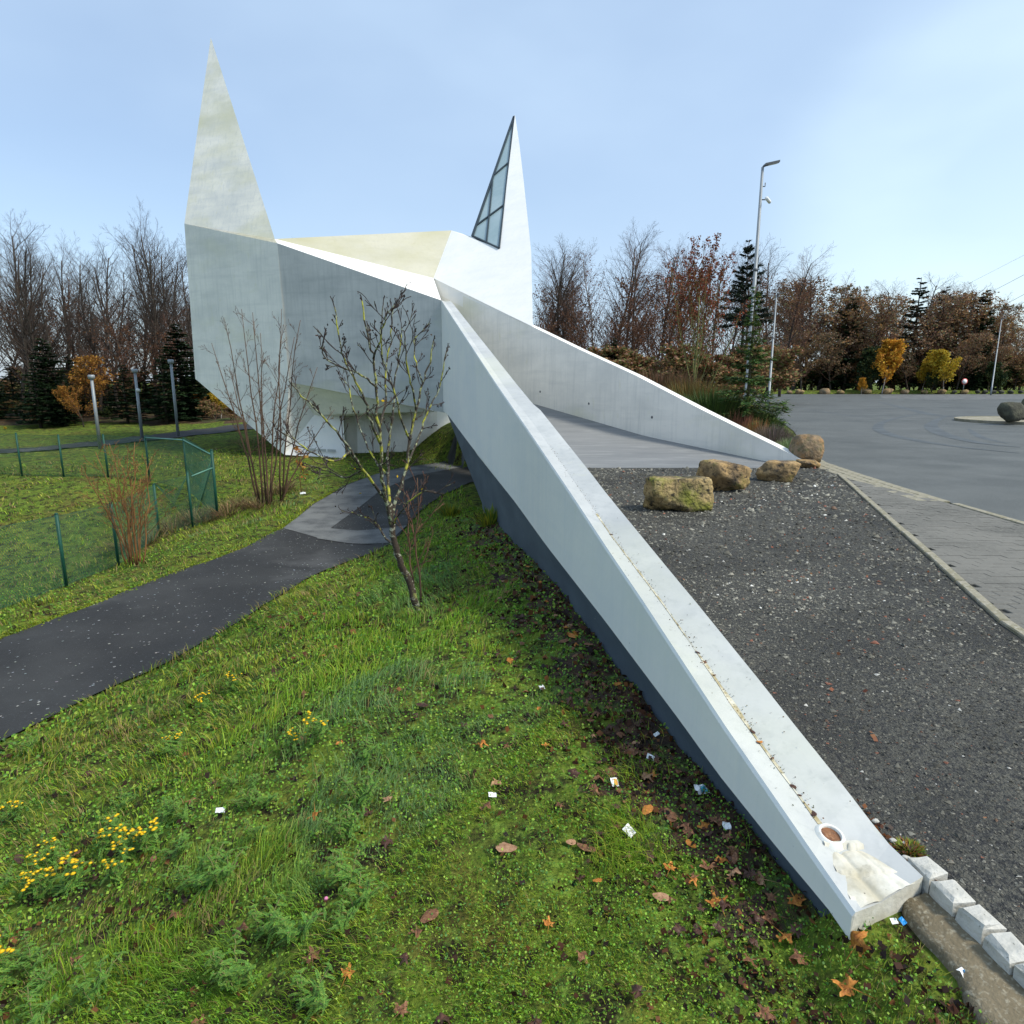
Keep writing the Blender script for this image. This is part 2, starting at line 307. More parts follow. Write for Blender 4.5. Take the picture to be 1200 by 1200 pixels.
def build_terrain():
    xs = axis(-700, 700, -9, 3, .07, 1.06); ys = axis(-60, 900, .4, 14, .07, 1.05)
    X, Y = np.meshgrid(xs, ys, indexing='ij'); Z = height(X.ravel(), Y.ravel())
    V = np.stack([X.ravel(), Y.ravel(), Z], 1); nx, ny = len(xs), len(ys)
    I = (np.arange(nx - 1)[:, None] * ny + np.arange(ny - 1)[None, :]).ravel()
    F = np.stack([I, I + ny, I + ny + 1, I + 1], 1)
    o = link('ground', np_mesh(V, F, smooth=True), M['ground']); tag(o, kind='structure')
build_terrain()

def ribbon(name, left, right, zf, m, kind='structure', n=8, skirt=.25, **k):
    """sheet between two polylines, subdivided, draped by zf, with skirts"""
    def res(p, N):
        p = np.array(p, float); d = np.append(0, np.cumsum(np.linalg.norm(np.diff(p, axis=0), axis=1))); t = np.linspace(0, d[-1], N)
        return np.stack([np.interp(t, d, p[:, 0]), np.interp(t, d, p[:, 1])], 1)
    N = 90; Lp, Rp = res(left, N), res(right, N); V = []; F = []
    for i in range(N):
        for j in range(n + 1):
            q = Lp[i] * (1 - j / n) + Rp[i] * (j / n); V.append((q[0], q[1], zf(q[0], q[1])))
    for i in range(N - 1):
        for j in range(n): a = i * (n + 1) + j; F.append((a, a + 1, a + n + 2, a + n + 1))
    return tag(link(name, mesh(V, F, smooth=True), m), kind=kind, **k)
def wob(p, amp, f, seed):
    """small natural wobble along a polyline edge"""
    p = np.array(p, float); d = np.append(0, np.cumsum(np.linalg.norm(np.diff(p, axis=0), axis=1))); t = np.arange(0, d[-1], .25)
    q = np.stack([np.interp(t, d, p[:, 0]), np.interp(t, d, p[:, 1])], 1)
    q[:, 0] += amp * (np.sin(t * f + seed) + .6 * np.sin(t * f * 2.7 + seed * 2) + .4 * np.sin(t * f * 6.1 + seed)); return q
_pz = lambda x, y: float(height([x], [y], False)[0])
def build_path():
    pzs = {}
    ribbon('path', wob(PATH_L, .035, 1.9, 0), wob(PATH_R, .04, 1.7, 2), lambda x, y: _pz(x, y) - .004, M['path'])
    # worn pale concrete strip across the path and along its far left edge
    ribbon('path', [(-5.08,14.05),(-5.3,17),(-5.15,19.7),(-4.65,21.8),(-4.0,23.3),(-2.4,25.0)], [(-3.95,13.2),(-4.05,14.1),(-4.0,15.4),(-3.9,19),(-3.2,21.8),(-1.6,24)], lambda x, y: _pz(x, y) + .004, M['path_light'])
    ribbon('path', [(-4.3,14.2),(-3.4,13.9),(-2.33,14.1)], [(-4.1,13.25),(-3.3,12.9),(-2.5,12.75)], lambda x, y: _pz(x, y) + .009, M['path_light'])
    # far path behind the lawn
    a = [at_z(0,533,-1.3), at_z(60,527,-1.18), at_z(150,517,-1.0), at_z(225,509,-.88), at_z(290,503,-.8), at_z(420,497,-.75)]
    b = [at_z(0,528,-1.3), at_z(60,523,-1.18), at_z(150,512,-1.0), at_z(225,504,-.88), at_z(290,498,-.8), at_z(420,492,-.75)]
    ribbon('path', [p[:2] for p in a], [p[:2] for p in b], lambda x, y: hz(x, y) + .035, M['path'])
build_path()

# ------------------------------------------------------------------ gravel, pavers, road
ROAD_E = [(6.0,-6),(6.05,0),(6.15,4),(6.27,7.8),(6.32,9.4),(6.72,13.8),(7.5,16.5),(9.9,22.9),(13.3,33.4),(21,60),(26,92)]
KERB = [(2.2,-4.5),(3.02,1.2),(3.44,4.1),(3.68,4.85),(3.96,5.64),(4.48,7.2),(5.9,11.4),(6.25,12.5)]
def poly_sheet(name, pts, z, m, skirt=0.0, **k):
    from mathutils.geometry import tessellate_polygon
    P = [Vector((p[0], p[1], z)) for p in pts]; T = tessellate_polygon([P]); V = list(P); F = [tuple(t) for t in T]
    F = [f if (P[f[1]] - P[f[0]]).cross(P[f[2]] - P[f[0]]).z > 0 else f[::-1] for f in F]
    if skirt:
        n = len(P); V += [p - Vector((0, 0, skirt)) for p in P]; F += [(i, i + n, (i + 1) % n + n, (i + 1) % n) for i in range(n)]
    return tag(link(name, mesh(V, F), m), kind='structure', **k)
wl = lambda off, Y: (PA + off - PK * Y, Y)
SETT_END = -3.0
poly_sheet('gravel_yard', [wl(.40, SETT_END), wl(.40, 1.86), wl(.335, 1.97), wl(.32, 2.4), wl(.31, 12.93), (5.80, 12.93), (6.1, 12.95), (6.2, 12.4)] + [(x - .02, y) for x, y in KERB[::-1][1:]], 0.0, M['gravel'], skirt=.2)
road_pts = ROAD_E + [(70, 92), (200, 92), (200, -6)]
poly_sheet('road', road_pts, -.012, M['road'])
poly_sheet('road_concrete_area', [at_z(1030,463)[:2], at_z(1200,461.5)[:2], (120, 85), (120, 60), at_z(1200,468)[:2], at_z(1100,468.5)[:2], at_z(1035,467)[:2]], -.006, M['path_light'])
# tyre marks: thin sheets on the asphalt
def tyre(pxs, w0, z):
    pts = [at_z(*p) for p in pxs]; P = []
    for i in range(len(pts) - 1):
        p0 = pts[max(i-1,0)]; p1 = pts[i]; p2 = pts[i+1]; p3 = pts[min(i+2,len(pts)-1)]
        for j in range(8):
            t = j / 8; P.append(.5 * ((2*p1) + (-p0+p2)*t + (2*p0-5*p1+4*p2-p3)*t*t + (-p0+3*p1-3*p2+p3)*t**3))
    V = []; F = []
    for i, p in enumerate(P):
        d = (P[min(i+1,len(P)-1)] - P[max(i-1,0)]); n = Vector((-d.y, d.x, 0)).normalized(); w = w0 * (.25 + math.sin(math.pi * i / (len(P)-1)))
        V += [(p - n*w)[:], (p + n*w)[:]]
    V = [(v[0], v[1], z) for v in V]
    for i in range(len(P)-1): F.append((2*i, 2*i+1, 2*i+3, 2*i+2))
    tag(link('tyre_mark', mesh(V, F), M['tyre']), kind='structure')
tyre([(1030,471),(1060,478),(1095,486),(1150,489),(1200,487)], .22, -.0075)
tyre([(1080,484),(1042,492),(1029,500),(1040,508),(1075,516),(1130,524),(1200,531)], .16, -.0065)
tyre([(1110,487),(1095,494),(1092,501),(1110,510),(1150,519),(1200,524)], .2, -.0055)
tyre([(930,477),(990,486),(1040,491)], .08, -.0085)
tyre([(1135,502),(1150,512),(1185,520)], .1, -.0095)

# kerb stones between gravel and pavers
def polyline_walk(pts, step):
    p = np.array(pts, float); d = np.append(0, np.cumsum(np.linalg.norm(np.diff(p, axis=0), axis=1))); t = 0
    while t + step < d[-1]:
        a = Vector((np.interp(t, d, p[:, 0]), np.interp(t, d, p[:, 1]), 0)); b = Vector((np.interp(t + step, d, p[:, 0]), np.interp(t + step, d, p[:, 1]), 0))
        yield a, b; t += step
kerb_root = empty('kerb', (0, 0, 0), label='narrow weathered edging kerb between the dark gravel and the paver blocks', cat='kerb')
kme = bevel_box(.985, .08, .12, .008); kme.materials.append(M['kerb'])
for a, b in polyline_walk(KERB, 1.0):
    o = link('kerb_stone', kme, None, kerb_root); o.location = ((a.x+b.x)/2, (a.y+b.y)/2, -.095 + random.uniform(-.004, .004)); o.rotation_euler = (0, 0, math.atan2(b.y-a.y, b.x-a.x) + random.uniform(-.004, .004))
kerb_root2 = empty('kerb', (0, 0, 0), label='pale flush concrete channel of blocks along the edge of the road', cat='kerb')
k2 = bevel_box(.24, .155, .1, .006); k2.materials.append(M['kerb'])
k3 = bevel_box(.98, .11, .12, .008); k3.materials.append(M['kerb'])
for a, b in polyline_walk([(6.35,8.9)] + ROAD_E[5:8] , .25):
    pass
strip = [(6.33, 9.2), (6.40, 10.6), (6.55, 12.3), (6.72, 13.8), (7.5, 16.5), (8.6, 19.5)]
for row in range(3):
    for a, b in polyline_walk(strip, .25):
        d = (b - a).normalized(); n = Vector((-d.y, d.x, 0)); c = (a + b) / 2 + n * (.08 + row * .16)
        if c.y > 16.8 and row > 1: continue
        o = link('channel_block', k2, None, kerb_root2); o.location = (c.x, c.y, -.092 + random.uniform(-.003, .003)); o.rotation_euler = (0, 0, math.atan2(d.y, d.x))
for a, b in polyline_walk([(6.0,-4),(6.06,0),(6.15,4),(6.27,7.8),(6.31,9.2)], 1.0):
    o = link('kerb_stone', k3, None, kerb_root2); o.location = ((a.x+b.x)/2 - .055, (a.y+b.y)/2, -.10); o.rotation_euler = (0, 0, math.atan2(b.y-a.y, b.x-a.x))
# paver blocks: nearest 300 visible as parts, the rest joined
def pavers():
    base = poly_sheet('pavement', [(x + .03, y) for x, y in KERB[:-1]] + [(6.42, 13.2), (6.1, 11.0), (6.22, 9.2), (6.2, 7.8), (6.0, 0), (5.9, -4)], -.012, M['joint'])
    kb = np.array(KERB); re = np.array([(5.9,-4),(5.94,0),(6.03,4),(6.14,7.8),(6.19,9.2),(5.98,11.2),(6.1,13.2)]); cand = []
    for r in range(-20, 125):
        y = r * .102 + .05
        xl = np.interp(y, kb[:, 1], kb[:, 0]) + .045; xr = np.interp(y, re[:, 1], re[:, 0])
        x = math.floor(xl / .202) * .202 + (.1025 if r % 2 else 0)
        while x < xr:
            a, b = max(x, xl), min(x + .2, xr)
            if b - a > .012: cand.append(((a + b) / 2, y, b - a))
            x += .202
    pm = bevel_box(.2, .1, .06, .005); pm.materials.append(M['paver'])
    def vis(c):
        d = Vector((c[0], c[1], -H)); zc = d.y * CP + H * SP; px = 600 + FOC * c[0] / zc; return px < 1215
    cand.sort(key=lambda c: (not vis(c), math.hypot(c[0], c[1])))
    for c in cand[:300]:
        o = link('paver_block', pm, None, base); o.location = (c[0], c[1], -.052 + random.uniform(-.0025, .0025)); o.scale = (c[2] / .2, 1, 1); o.rotation_euler = (random.uniform(-.005, .005), random.uniform(-.005, .005), 0)
    V = []; F = []
    for c in cand[300:]:
        z = -.052 + random.uniform(-.0025, .0025); v, f = box_vf(c[0]-c[2]/2, c[0]+c[2]/2, c[1]-.05, c[1]+.05, z, z + .06); k = len(V); V += v; F += [tuple(i + k for i in q) for q in f]
    tag(link('paver_block', mesh(V, F), M['paver'], base), kind='stuff')
pavers()
# setts running on from the end of the wall
def setts():
    root = empty('sett_row', (0, 0, 0), label='row of pale stone setts running on from the end of the white wall', cat='kerb')
    y = 1.99; r = random.Random(4)
    me = []
    for k in range(5):
        bm_v, bm_f = [], []
        m_ = bevel_box(.074 + .002 * k, .094 + .003 * (k % 3), .12, .009 + .001 * k); co = [v.co.copy() for v in m_.vertices]
        for v in m_.vertices: v.co += Vector((r.uniform(-.006, .006), r.uniform(-.006, .006), r.uniform(-.005, .005)))
        m_.materials.append(M['sett']); me.append(m_)
    i = 0
    while y > SETT_END:
        x = PA + .378 - PK * y; o = link('sett', me[i % 5], None, root); o.location = (x, y, -.092 + r.uniform(-.006, .006)); o.rotation_euler = (r.uniform(-.04, .04), r.uniform(-.04, .04), math.atan(PK) + r.uniform(-.06, .06)); y -= .106; i += 1
    # old mortar bed beside the setts
    N = 40; V = []; F = []
    for i in range(N):
        yy = 1.93 - i * .07
        for j in range(7):
            t = j / 6; x = PA + .345 - PK * yy - t * (.11 + .10 * min(i / 6, 1) + .02 * math.sin(i * 1.3) + .015 * math.sin(i * 3.1)); V.append((x, yy, -.030 - .040 * t * t + .005 * math.sin(i * 2.1 + j * 1.7) + .006 * mn.noise(Vector((i, j, 0))) if t < .99 else -.20))
    for i in range(N - 1):
        for j in range(6): a = i * 7 + j; F.append((a, a + 1, a + 8, a + 7))
    tag(link('mortar_bed', mesh(V, F, smooth=True), M['dirt']), kind='structure')
setts()

# ------------------------------------------------------------------ the church
N1 = Vector((1, PK, 0)); 
def P1(px, py, off=0.0): return on_plane(px, py, N1, PA + off)
ch = empty('church', (0, 0, 0), label='angular white concrete church with two sharp spires and long sloping ramp walls', cat='church')
def solid(name, verts, faces, m, parent=ch, **k): return link(name, mesh(verts, faces), m, parent, **k)

# --- long near ramp wall
out_px = [(517,352),(545,395),(581,450),(620,507),(671,583),(715,650),(749,700),(798,775),(847,850),(900,927),(950,1000),(997,1067)]
seam_px = [(513.5,339),(543,379),(590,443),(619,487),(657,542),(687,585),(717,629),(771,700),(817,765),(875,850),(930,925),(977,987),(1050,1072)]
in_px = [(600,440),(624,469),(660,514),(689,550),(712,580),(790,675),(811,700),(890,797),(932,850),(990,921),(1037,980),(1091,1050)]
wd_px = [(524,485),(550,520),(604,589),(640,639),(710,729),(740,769),(800,849),(840,905),(915,999),(994,1093)]
o3 = [P1(*p) for p in out_px]; s3 = [P1(*p, .13) for p in seam_px[2:]]; i3 = [P1(*p, .33) for p in in_px]; w3 = [P1(*p) for p in wd_px]
def prof(pts):
    a = np.array([(p.y, p.z) for p in pts]); a = a[np.argsort(a[:, 0])]; return lambda y: float(np.interp(y, a[:, 0], a[:, 1]))
fo, fi, fs, fw = prof(o3), prof(i3), prof(s3), prof(w3)
YD = o3[0].y; YN = 1.82
Cpt = at_y(508, 326, 25.3)
ys = list(np.geomspace(YN, YD, 46))
rings = []
for y in ys:
    X0 = PA - PK * y; zo = fo(y)
    if y < 8.6: zi = min(fi(y), zo + .03)
    else: zi = zo - .02
    f = sstep(np.array([y]), 13, YD)[0]
    zs = min(fs(y), min(zo, zi) - .012) if y < 9 else zo - .035
    zs = max(zs, min(zo, zi) - .07)
    ib = -.25 if y < 12.9 else max(-.25, float(np.interp(y, [12.9,16.5,20.9,25], [-.05,.20,.95,1.5])))
    zi = max(zi, .022); e_ = .13 * math.exp(-(y - YN) / .35); zs = max(zs, zi - .035) if y < 2.4 else zs
    rings.append([Vector((X0, y, zo)), Vector((PA + .13 - PK * (y + e_ * .4), y + e_ * .4, zs)), Vector((PA + .33 - PK * (y + e_), y + e_, zi)), Vector((PA + .33 - PK * (y + e_), y + e_, ib)), Vector((X0, y, min(fw(y), zo - .06) - .02 * math.exp(-(y - YN) / .04)))])
print('wall profile', [(round(y,2), round(r[0].z,2), round(r[1].z,2), round(r[2].z,2), round(r[4].z,2)) for y, r in list(zip(ys, rings))[::5]])
# crisp bevel on the outer edge: an extra vertex just below the rim
R2 = []
for r in rings:
    a = r[0].copy(); a.x += .010; b = r[0].copy(); b.z -= .016; R2.append([a, r[1], r[2], r[3], r[4], b])
n = 6; V = [v for r in R2 for v in r]; F = []
for i in range(len(R2) - 1):
    for j in range(n): F.append((i*n+j, (i+1)*n+j, (i+1)*n+(j+1)%n, i*n+(j+1)%n))
F.append(tuple(range(n))[::-1]); F.append(tuple((len(R2)-1)*n + j for j in range(n)))
wall_me = mesh(V, F); wall_me.materials.append(M['white_shaded']); wall_me.materials.append(M['white_clean']); wall_me.materials.append(M['mortar'])
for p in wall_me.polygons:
    if p.normal.z > .35 or p.normal.x > .5: p.material_index = 1  # outer face keeps the shade-darkened copy, top and inner faces the pale one
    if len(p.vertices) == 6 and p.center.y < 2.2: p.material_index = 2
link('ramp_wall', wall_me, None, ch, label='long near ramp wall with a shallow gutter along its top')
# mortar patch, drain pipe and grooves at the low end
pp = P1(990, 1012, .14); 
def pipe():
    c = Vector((PA + .135 - PK * 2.14, 2.14, fs(2.14) + .016)); k = 20; V = []; F = []
    R, r = .045, .036; ax = Vector((.10, -.22, .96)).normalized(); u = ax.orthogonal().normalized(); w = ax.cross(u)
    for z, rr in ((-.05, R + .034), (-.018, R + .012), (-.002, R + .001), (.001, r + .003), (-.004, r), (-.085, r)):
        for j in range(k): a = 2*math.pi*j/k; V.append(c + ax * z + (u*math.cos(a) + w*math.sin(a)) * rr)
    for i in range(5):
        for j in range(k): F.append((i*k+j, i*k+(j+1)%k, (i+1)*k+(j+1)%k, (i+1)*k+j))
    p = link('drain_pipe', mesh(V, F, True), M['white_pipe'], ch)
    V2 = [c + ax * -.012] + [c + ax * -.012 + (u*math.cos(2*math.pi*j/k) + w*math.sin(2*math.pi*j/k)) * r for j in range(k)]
    link('leaf_plug', mesh(V2, [(0, 1+j, 1+(j+1)%k) for j in range(k)]), M['leaf_brown'], p)
    # lump of mortar downstream of the pipe, with two grooves
    def top_z(off, y):
        e = .13 * math.exp(-(y - YN) / .35); k = min(range(len(rings)), key=lambda q: abs(rings[q][0].y - y)); a, b, c2 = rings[k][0].z, rings[k][1].z, rings[k][2].z
        return a + (b - a) * off / .13 if off < .13 else b + (c2 - b) * (off - .13) / .2
    NX, NY = 34, 40; V = []; F = []
    for i in range(NX):
        for j in range(NY):
            f = i / (NX - 1); t = j / (NY - 1); off = .155 + (f - .5) * (.13 + .14 * t); y1 = YN + .006 + .13 * (off / .33) * .93; y = 2.12 - t * (2.12 - y1); x = PA + off - PK * y
            e = min(1, min(f, 1 - f) * 5) * min(1, t * 5)
            g = .005 * math.exp(-((f - .36 - .06 * t) * 20) ** 2) + .004 * math.exp(-((f - .78) * 30) ** 2)
            z = top_z(off, y) - .004 * (1 - e) + e * (.007 + .002 * math.sin(math.pi * f) + .0012 * mn.noise(Vector((x * 35, y * 35, 0)))) - g * e
            V.append((x, y, z))
    for i in range(NX - 1):
        for j in range(NY - 1): a = i * NY + j; F.append((a, a + NY, a + NY + 1, a + 1))
    link('mortar_fillet', mesh(V, F, True), mat('grimy_mortar', (.72, .70, .61), [((.46, .43, .33), 6, .42, .66, 8, I3), ((.30, .27, .20), 14, .60, .76, 7, I3), ((.07, .06, .05), 60, .70, .73, 3, I3)], rough=.85, bump=(70, .5, .004)), ch)
pipe()
def gutter_dirt():
    V = []; F = []; ys_ = np.arange(2.2, 5.2, .025)
    for i, y in enumerate(ys_):
        k = min(rings, key=lambda q: abs(q[0].y - y)); i0 = [q[1].y for q in rings]; zz = float(np.interp(y, i0, [q[1].z for q in rings])); xx = float(np.interp(y, i0, [q[1].x for q in rings]))
        w = max(.0012, (.006 + .010 * mn.noise(Vector((y * 4, 0, 1)))) * (1.4 if y < 3.2 else .8)); V += [(xx - w * .7, y, zz + .004), (xx, y, zz + .003), (xx + w, y, zz + .004)]
    for i in range(len(ys_) - 1): a = i*3; F += [(a, a+1, a+4, a+3), (a+1, a+2, a+5, a+4)]
    link('gutter_dirt', mesh(V, F), mat('gutter_dirt', (.40, .34, .19), [((.66, .63, .50), 14, .45, .6, 5, I3), ((.10, .08, .05), 30, .62, .7, 4, I3)], rough=.9), ch)
gutter_dirt()
def crumbs():
    g = np.random.default_rng(3); n = 420; y = 2.15 * (7 / 2.15) ** g.random(n); off = np.clip(.14 + g.normal(0, .016, n) + (g.random(n) < .2) * g.uniform(-.1, .16, n), .01, .32)
    yy = [q[0].y for q in rings]; a = np.interp(y, yy, [q[0].z for q in rings]); b = np.interp(y, yy, [q[1].z for q in rings]); c = np.interp(y, yy, [q[2].z for q in rings])
    z = np.where(off < .13, a + (b - a) * off / .13, b + (c - b) * (off - .13) / .2) + .004
    V, F, cc = leaf_quads(np.stack([PA + off - PK * y, y, z], 1), .0075, jitter_cols([(.10,.06,.03), (.05,.035,.025), (.20,.11,.05), (.13,.13,.06)], n, g), g, .2, (1, .8))
    tag(link('leaf_crumbs', np_mesh(V, F, cols=cc), M['leaf'], ch), kind='stuff')
# --- dark foundation under the near wall
def foundation():
    yE = P1(573, 621, .05).y; top = []; V = []
    Y = list(np.geomspace(YN + .07, yE, 24)); Yt = list(np.linspace(yE, P1(524, 487, .05).y, 12))[1:]
    for y in Y: V.append((y, fw(y) + .03, -1.7 if y > 3 else -.6))
    zE, zT = -.72, fw(Yt[-1]) - .02
    for i, y in enumerate(Yt): t = (i + 1) / len(Yt); V.append((y, fw(y) + .03, zE + (zT - zE) * t))
    V3 = []; F = []
    for (y, a, b) in V:
        for off in (.045, .31 if y > 2.3 else .09): V3 += [(PA + off - PK*y, y, a), (PA + off - PK*y, y, min(b, a - .005))]
    m = len(V)
    for i in range(m - 1):
        p = i * 4; q = p + 4
        F += [(p, p+1, q+1, q), (p+2, q+2, q+3, p+3), (p+1, p+3, q+3, q+1), (p, q, q+2, p+2)]
    F += [(0, 2, 3, 1), (4*(m-1), 4*(m-1)+1, 4*(m-1)+3, 4*(m-1)+2)]
    link('foundation_wall', mesh(V3, F), M['dark_wall'], ch, label='dark bitumen painted foundation wall below the near ramp wall')
    # the abutment face under the deck, sloping back from the end of the foundation
    a0 = Vector((PA + .1 - PK*yE, yE + .05, -.75)); a1 = Vector((PA + .1 - PK*Yt[-1], Yt[-1], zT)); 
    b0 = Vector((5.2, 13.2, -.9)); b1 = Vector((-1.2, 22.9, 1.0))
    solid('abutment', [a0, b0, b1, a1, a0 - Vector((0,0,1)), b0 - Vector((0,0,1))], [(0,1,2,3),(4,5,1,0)], M['dark_wall'])
foundation()
# --- deck
def deck():
    zf = lambda y: float(np.interp(y, [12.9,13.6,16.5,20.9,25.3], [.006,.02,.33,1.12,1.75]))
    V = []; F = []; N = 26
    for i in range(N):
        y = 12.9 + (24.6 - 12.9) * i / (N - 1); xl = PA + .325 - PK * y; t = (y - FW0.y) / (FW1.y - FW0.y); xr = max(FW0.x + (FW1.x - FW0.x) * max(t, 0) + .04, xl + .02)
        if y < 13.05: xr = 5.72
        for j in range(5): V.append((xl + (xr - xl) * j / 4, y, zf(y)))
    for i in range(N - 1):
        for j in range(4): a = i*5+j; F.append((a, a+1, a+6, a+5))
    b = len(V); V += [(v[0], v[1], v[2] - .28) for v in V]
    for i in range(N - 1):
        for j in range(4): a = b+i*5+j; F.append((a+5, a+6, a+1, a))
    for j in range(4): F.append((j, b+j, b+j+1, j+1))
    link('ramp_deck', mesh(V, F), M['deck'], ch)
deck()
# --- far ramp wall
_fm = Vector((_fn.x, _fn.y, 0)); _fd0 = _fm.dot(Vector((FW0.x, FW0.y, 0)))
def FP(px, py, off=0.0): return on_plane(px, py, _fm, _fd0 + off)
ftop = [(508,326.5),(530,340),(550,350.5),(585,366),(624.5,383),(680,410),(745,440),(820,479),(870,504),(910,523.5),(938,538.5),(951,544)]
ft3 = [FP(*p) for p in ftop]
V = []; F = []
for p in ft3:
    lean = .03 * p.z
    zb = -1.8 if p.y < 17 else float(np.interp(p.y, [17, 20.9, 25.3], [.1, .82, 1.45])); V += [p, p + _fm * .26 + Vector((0, 0, -.01)), Vector((p.x, p.y, zb)) + _fm * .26, Vector((p.x, p.y, zb))]
for i in range(len(ft3) - 1):
    for j in range(4): F.append((i*4+j, i*4+(j+1)%4, (i+1)*4+(j+1)%4, (i+1)*4+j))
F.append((0,3,2,1)); e = (len(ft3)-1)*4; F.append((e, e+1, e+2, e+3))
link('ramp_wall', mesh(V, F), M['white'], ch, label='far ramp wall tapering to a point beside the boulders')
print('far tip', ft3[-1], 'at 624', ft3[4])
for px, py in ((633,459),(690,473),(764,489)):
    c = FP(px, py); k = 10; u = Vector((_fd.x, _fd.y, 0)); V = [c - _fm*.006] + [c - _fm*.002 + u*.035*math.cos(2*math.pi*j/k) + Vector((0,0,.035))*math.sin(2*math.pi*j/k) for j in range(k)]
    link('wall_anchor', mesh(V, [(0,1+j,1+(j+1)%k) for j in range(k)]), M['dark_steel'], ch)
# --- body of the church
Dp = o3[0]; E1 = at_y(325, 285, 25.0); FR = at_y(322, 280, 25.25); E2 = at_y(339, 448, 25.0)
nM, dM = plane3(E1, Dp, E2); G = on_plane(523.5, 484, nM, dM)
TL = at_y(216, 262, 27.0); BL = at_y(229, 444, 27.0); nS, dS = plane3(TL, E1, BL)
E1s = E1; E2s = on_plane(339, 448, nS, dS); A0 = on_plane(333, 533, nS, dS); 
print('A0', A0, 'G', G, 'D', Dp, 'C', Cpt)
def back(v, px=0, py=0, d=5.0): return v
# tower block with undercut front
bTL = at_y(232, 268, 33); bE = at_y(318, 288, 32); bBL = at_y(245, 440, 32.5); bA = at_y(345, 520, 31)
solid('tower_wall', [TL, E1, E2s, A0, BL, bTL, bE, bBL, bA],
      [(0,4,3,2,1), (0,5,7,4), (4,7,8,3), (0,1,6,5), (5,6,8,7), (1,2,3,8,6)], M['white'])
APX = at_y(247, 44, 29.5); bSP = at_y(268, 262, 31.5)
solid('spire', [TL, FR, APX, bSP, E1], [(0,4,1,2), (1,3,2), (3,0,2), (0,3,1,4)], M['white_stained'], label='tall opaque pointed spire above the tower')
# side wall (vertical) with thickness; its shade is put into the grey colour
bk = Vector((.5, 1.2, 0)); 
R = at_y(529, 270, 27.6)
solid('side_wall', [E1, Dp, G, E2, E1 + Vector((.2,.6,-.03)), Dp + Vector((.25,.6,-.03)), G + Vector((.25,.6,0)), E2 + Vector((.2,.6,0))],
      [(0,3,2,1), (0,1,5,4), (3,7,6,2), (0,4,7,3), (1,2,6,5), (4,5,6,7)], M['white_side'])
# roof: pale terrace strip and the raised yellowed slope behind it
solid('roof_strip', [E1 + Vector((0,0,.002)), Dp + Vector((0,0,.002)), Cpt, FR, E1 + Vector((.3,.5,-.5)), Dp + Vector((0,.6,-.6)), Cpt + Vector((0,.2,-.6)), FR + Vector((.1,.2,-.5))],
      [(0,1,2,3), (0,4,5,1), (1,5,6,2), (2,6,7,3), (3,7,4,0)], M['white_clean'])
bR = at_y(520, 278, 33)
solid('roof_slope', [FR, Cpt, R, bR, bE + Vector((0,0,.0))], [(0,1,2), (0,2,3,4)], M['algae'], label='raised roof slope stained yellow')
# bright front mass with the second spire
RE = FP(624.5, 383, -.004); nB, dB = plane3(Cpt, RE, R)
BP = lambda px, py, off=0.0: on_plane(px, py, nB, dB + off)
pB = {k: BP(*k) for k in ((585,291),(603.5,134),(608,168),(613.5,210),(622,295),(555,277))}
print('B plane', nB, [tuple(round(c,1) for c in v) for v in pB.values()])
A2 = BP(603.5, 134)
poly = [Cpt, RE, BP(622.5,295), BP(613.5,210), BP(608.5,168), A2, BP(585,291), R]
nb = len(poly); cen = sum(poly, Vector()) / nb
inn = [at_y(520,320,31), at_y(616,380,29), at_y(614,300,32)]
bk1, bk2, bk3, bkA = at_y(535, 330, 33), at_y(617, 375, 30), at_y(612, 296, 35), A2 + Vector((-.02, .3, -.3))
solid('front_mass', poly + [bk1, bk2, bk3], [(0,1,2,3,4,5,6,7), (1,9,10,2), (2,10,3), (3,10,4), (4,10,5), (5,10,6), (6,10,7), (7,10,8), (0,8,9,1), (8,10,9), (0,7,8)], M['white_clean'], label='bright leaning front mass rising into a second spire')
q_ = [Cpt + _fm*.03, RE + _fm*.03, RE + _fm*.03 - Vector((0,0,.5)), Cpt + _fm*.03 - Vector((0,0,.5))]
solid('front_mass', q_ + [v + _fm*.1 for v in q_], [(0,3,2,1), (4,5,6,7), (0,1,5,4), (3,7,6,2)], M['white_clean'])
# glazed side of the second spire
gL = at_y(554, 276, BP(554,276).y + .05); gR = BP(585.3, 291.5, 0); gA = A2 + Vector((-.02, 0, -.15))
nG, dG = plane3(gL, gR, gA); 
if nG.y > 0: nG, dG = -nG, -dG
GP = lambda px, py, off=0.0: on_plane(px, py, nG, dG + off)
win = empty('spire_window', (0, 0, 0)); win.parent = ch
def bar(name, a, b, w, m, parent):
    d = (b - a).normalized(); s = nG.cross(d).normalized() * w / 2; t = nG * .05
    v = [a - s, a + s, b + s, b - s]; solid(name, [q - t*.4 for q in v] + [q + t for q in v], [(0,1,2,3)[::-1], (4,5,6,7), (0,1,5,4), (1,2,6,5), (2,3,7,6), (3,0,4,7)], m, parent)
ep = lambda px, py: GP(px, py)
T_ = (602.5,137); LL = (554,277); LR = (585.2,291.5)
lerp2 = lambda a, b, t: (a[0]+(b[0]-a[0])*t, a[1]+(b[1]-a[1])*t)
c1L, c1R = (579.5,205.5), (595.8,191.5); c2L, c2R = (559,264.5), (590.5,241)
v1t = (577.5,212); v1b = (573.5,253); v2b = (570.3,284.7)
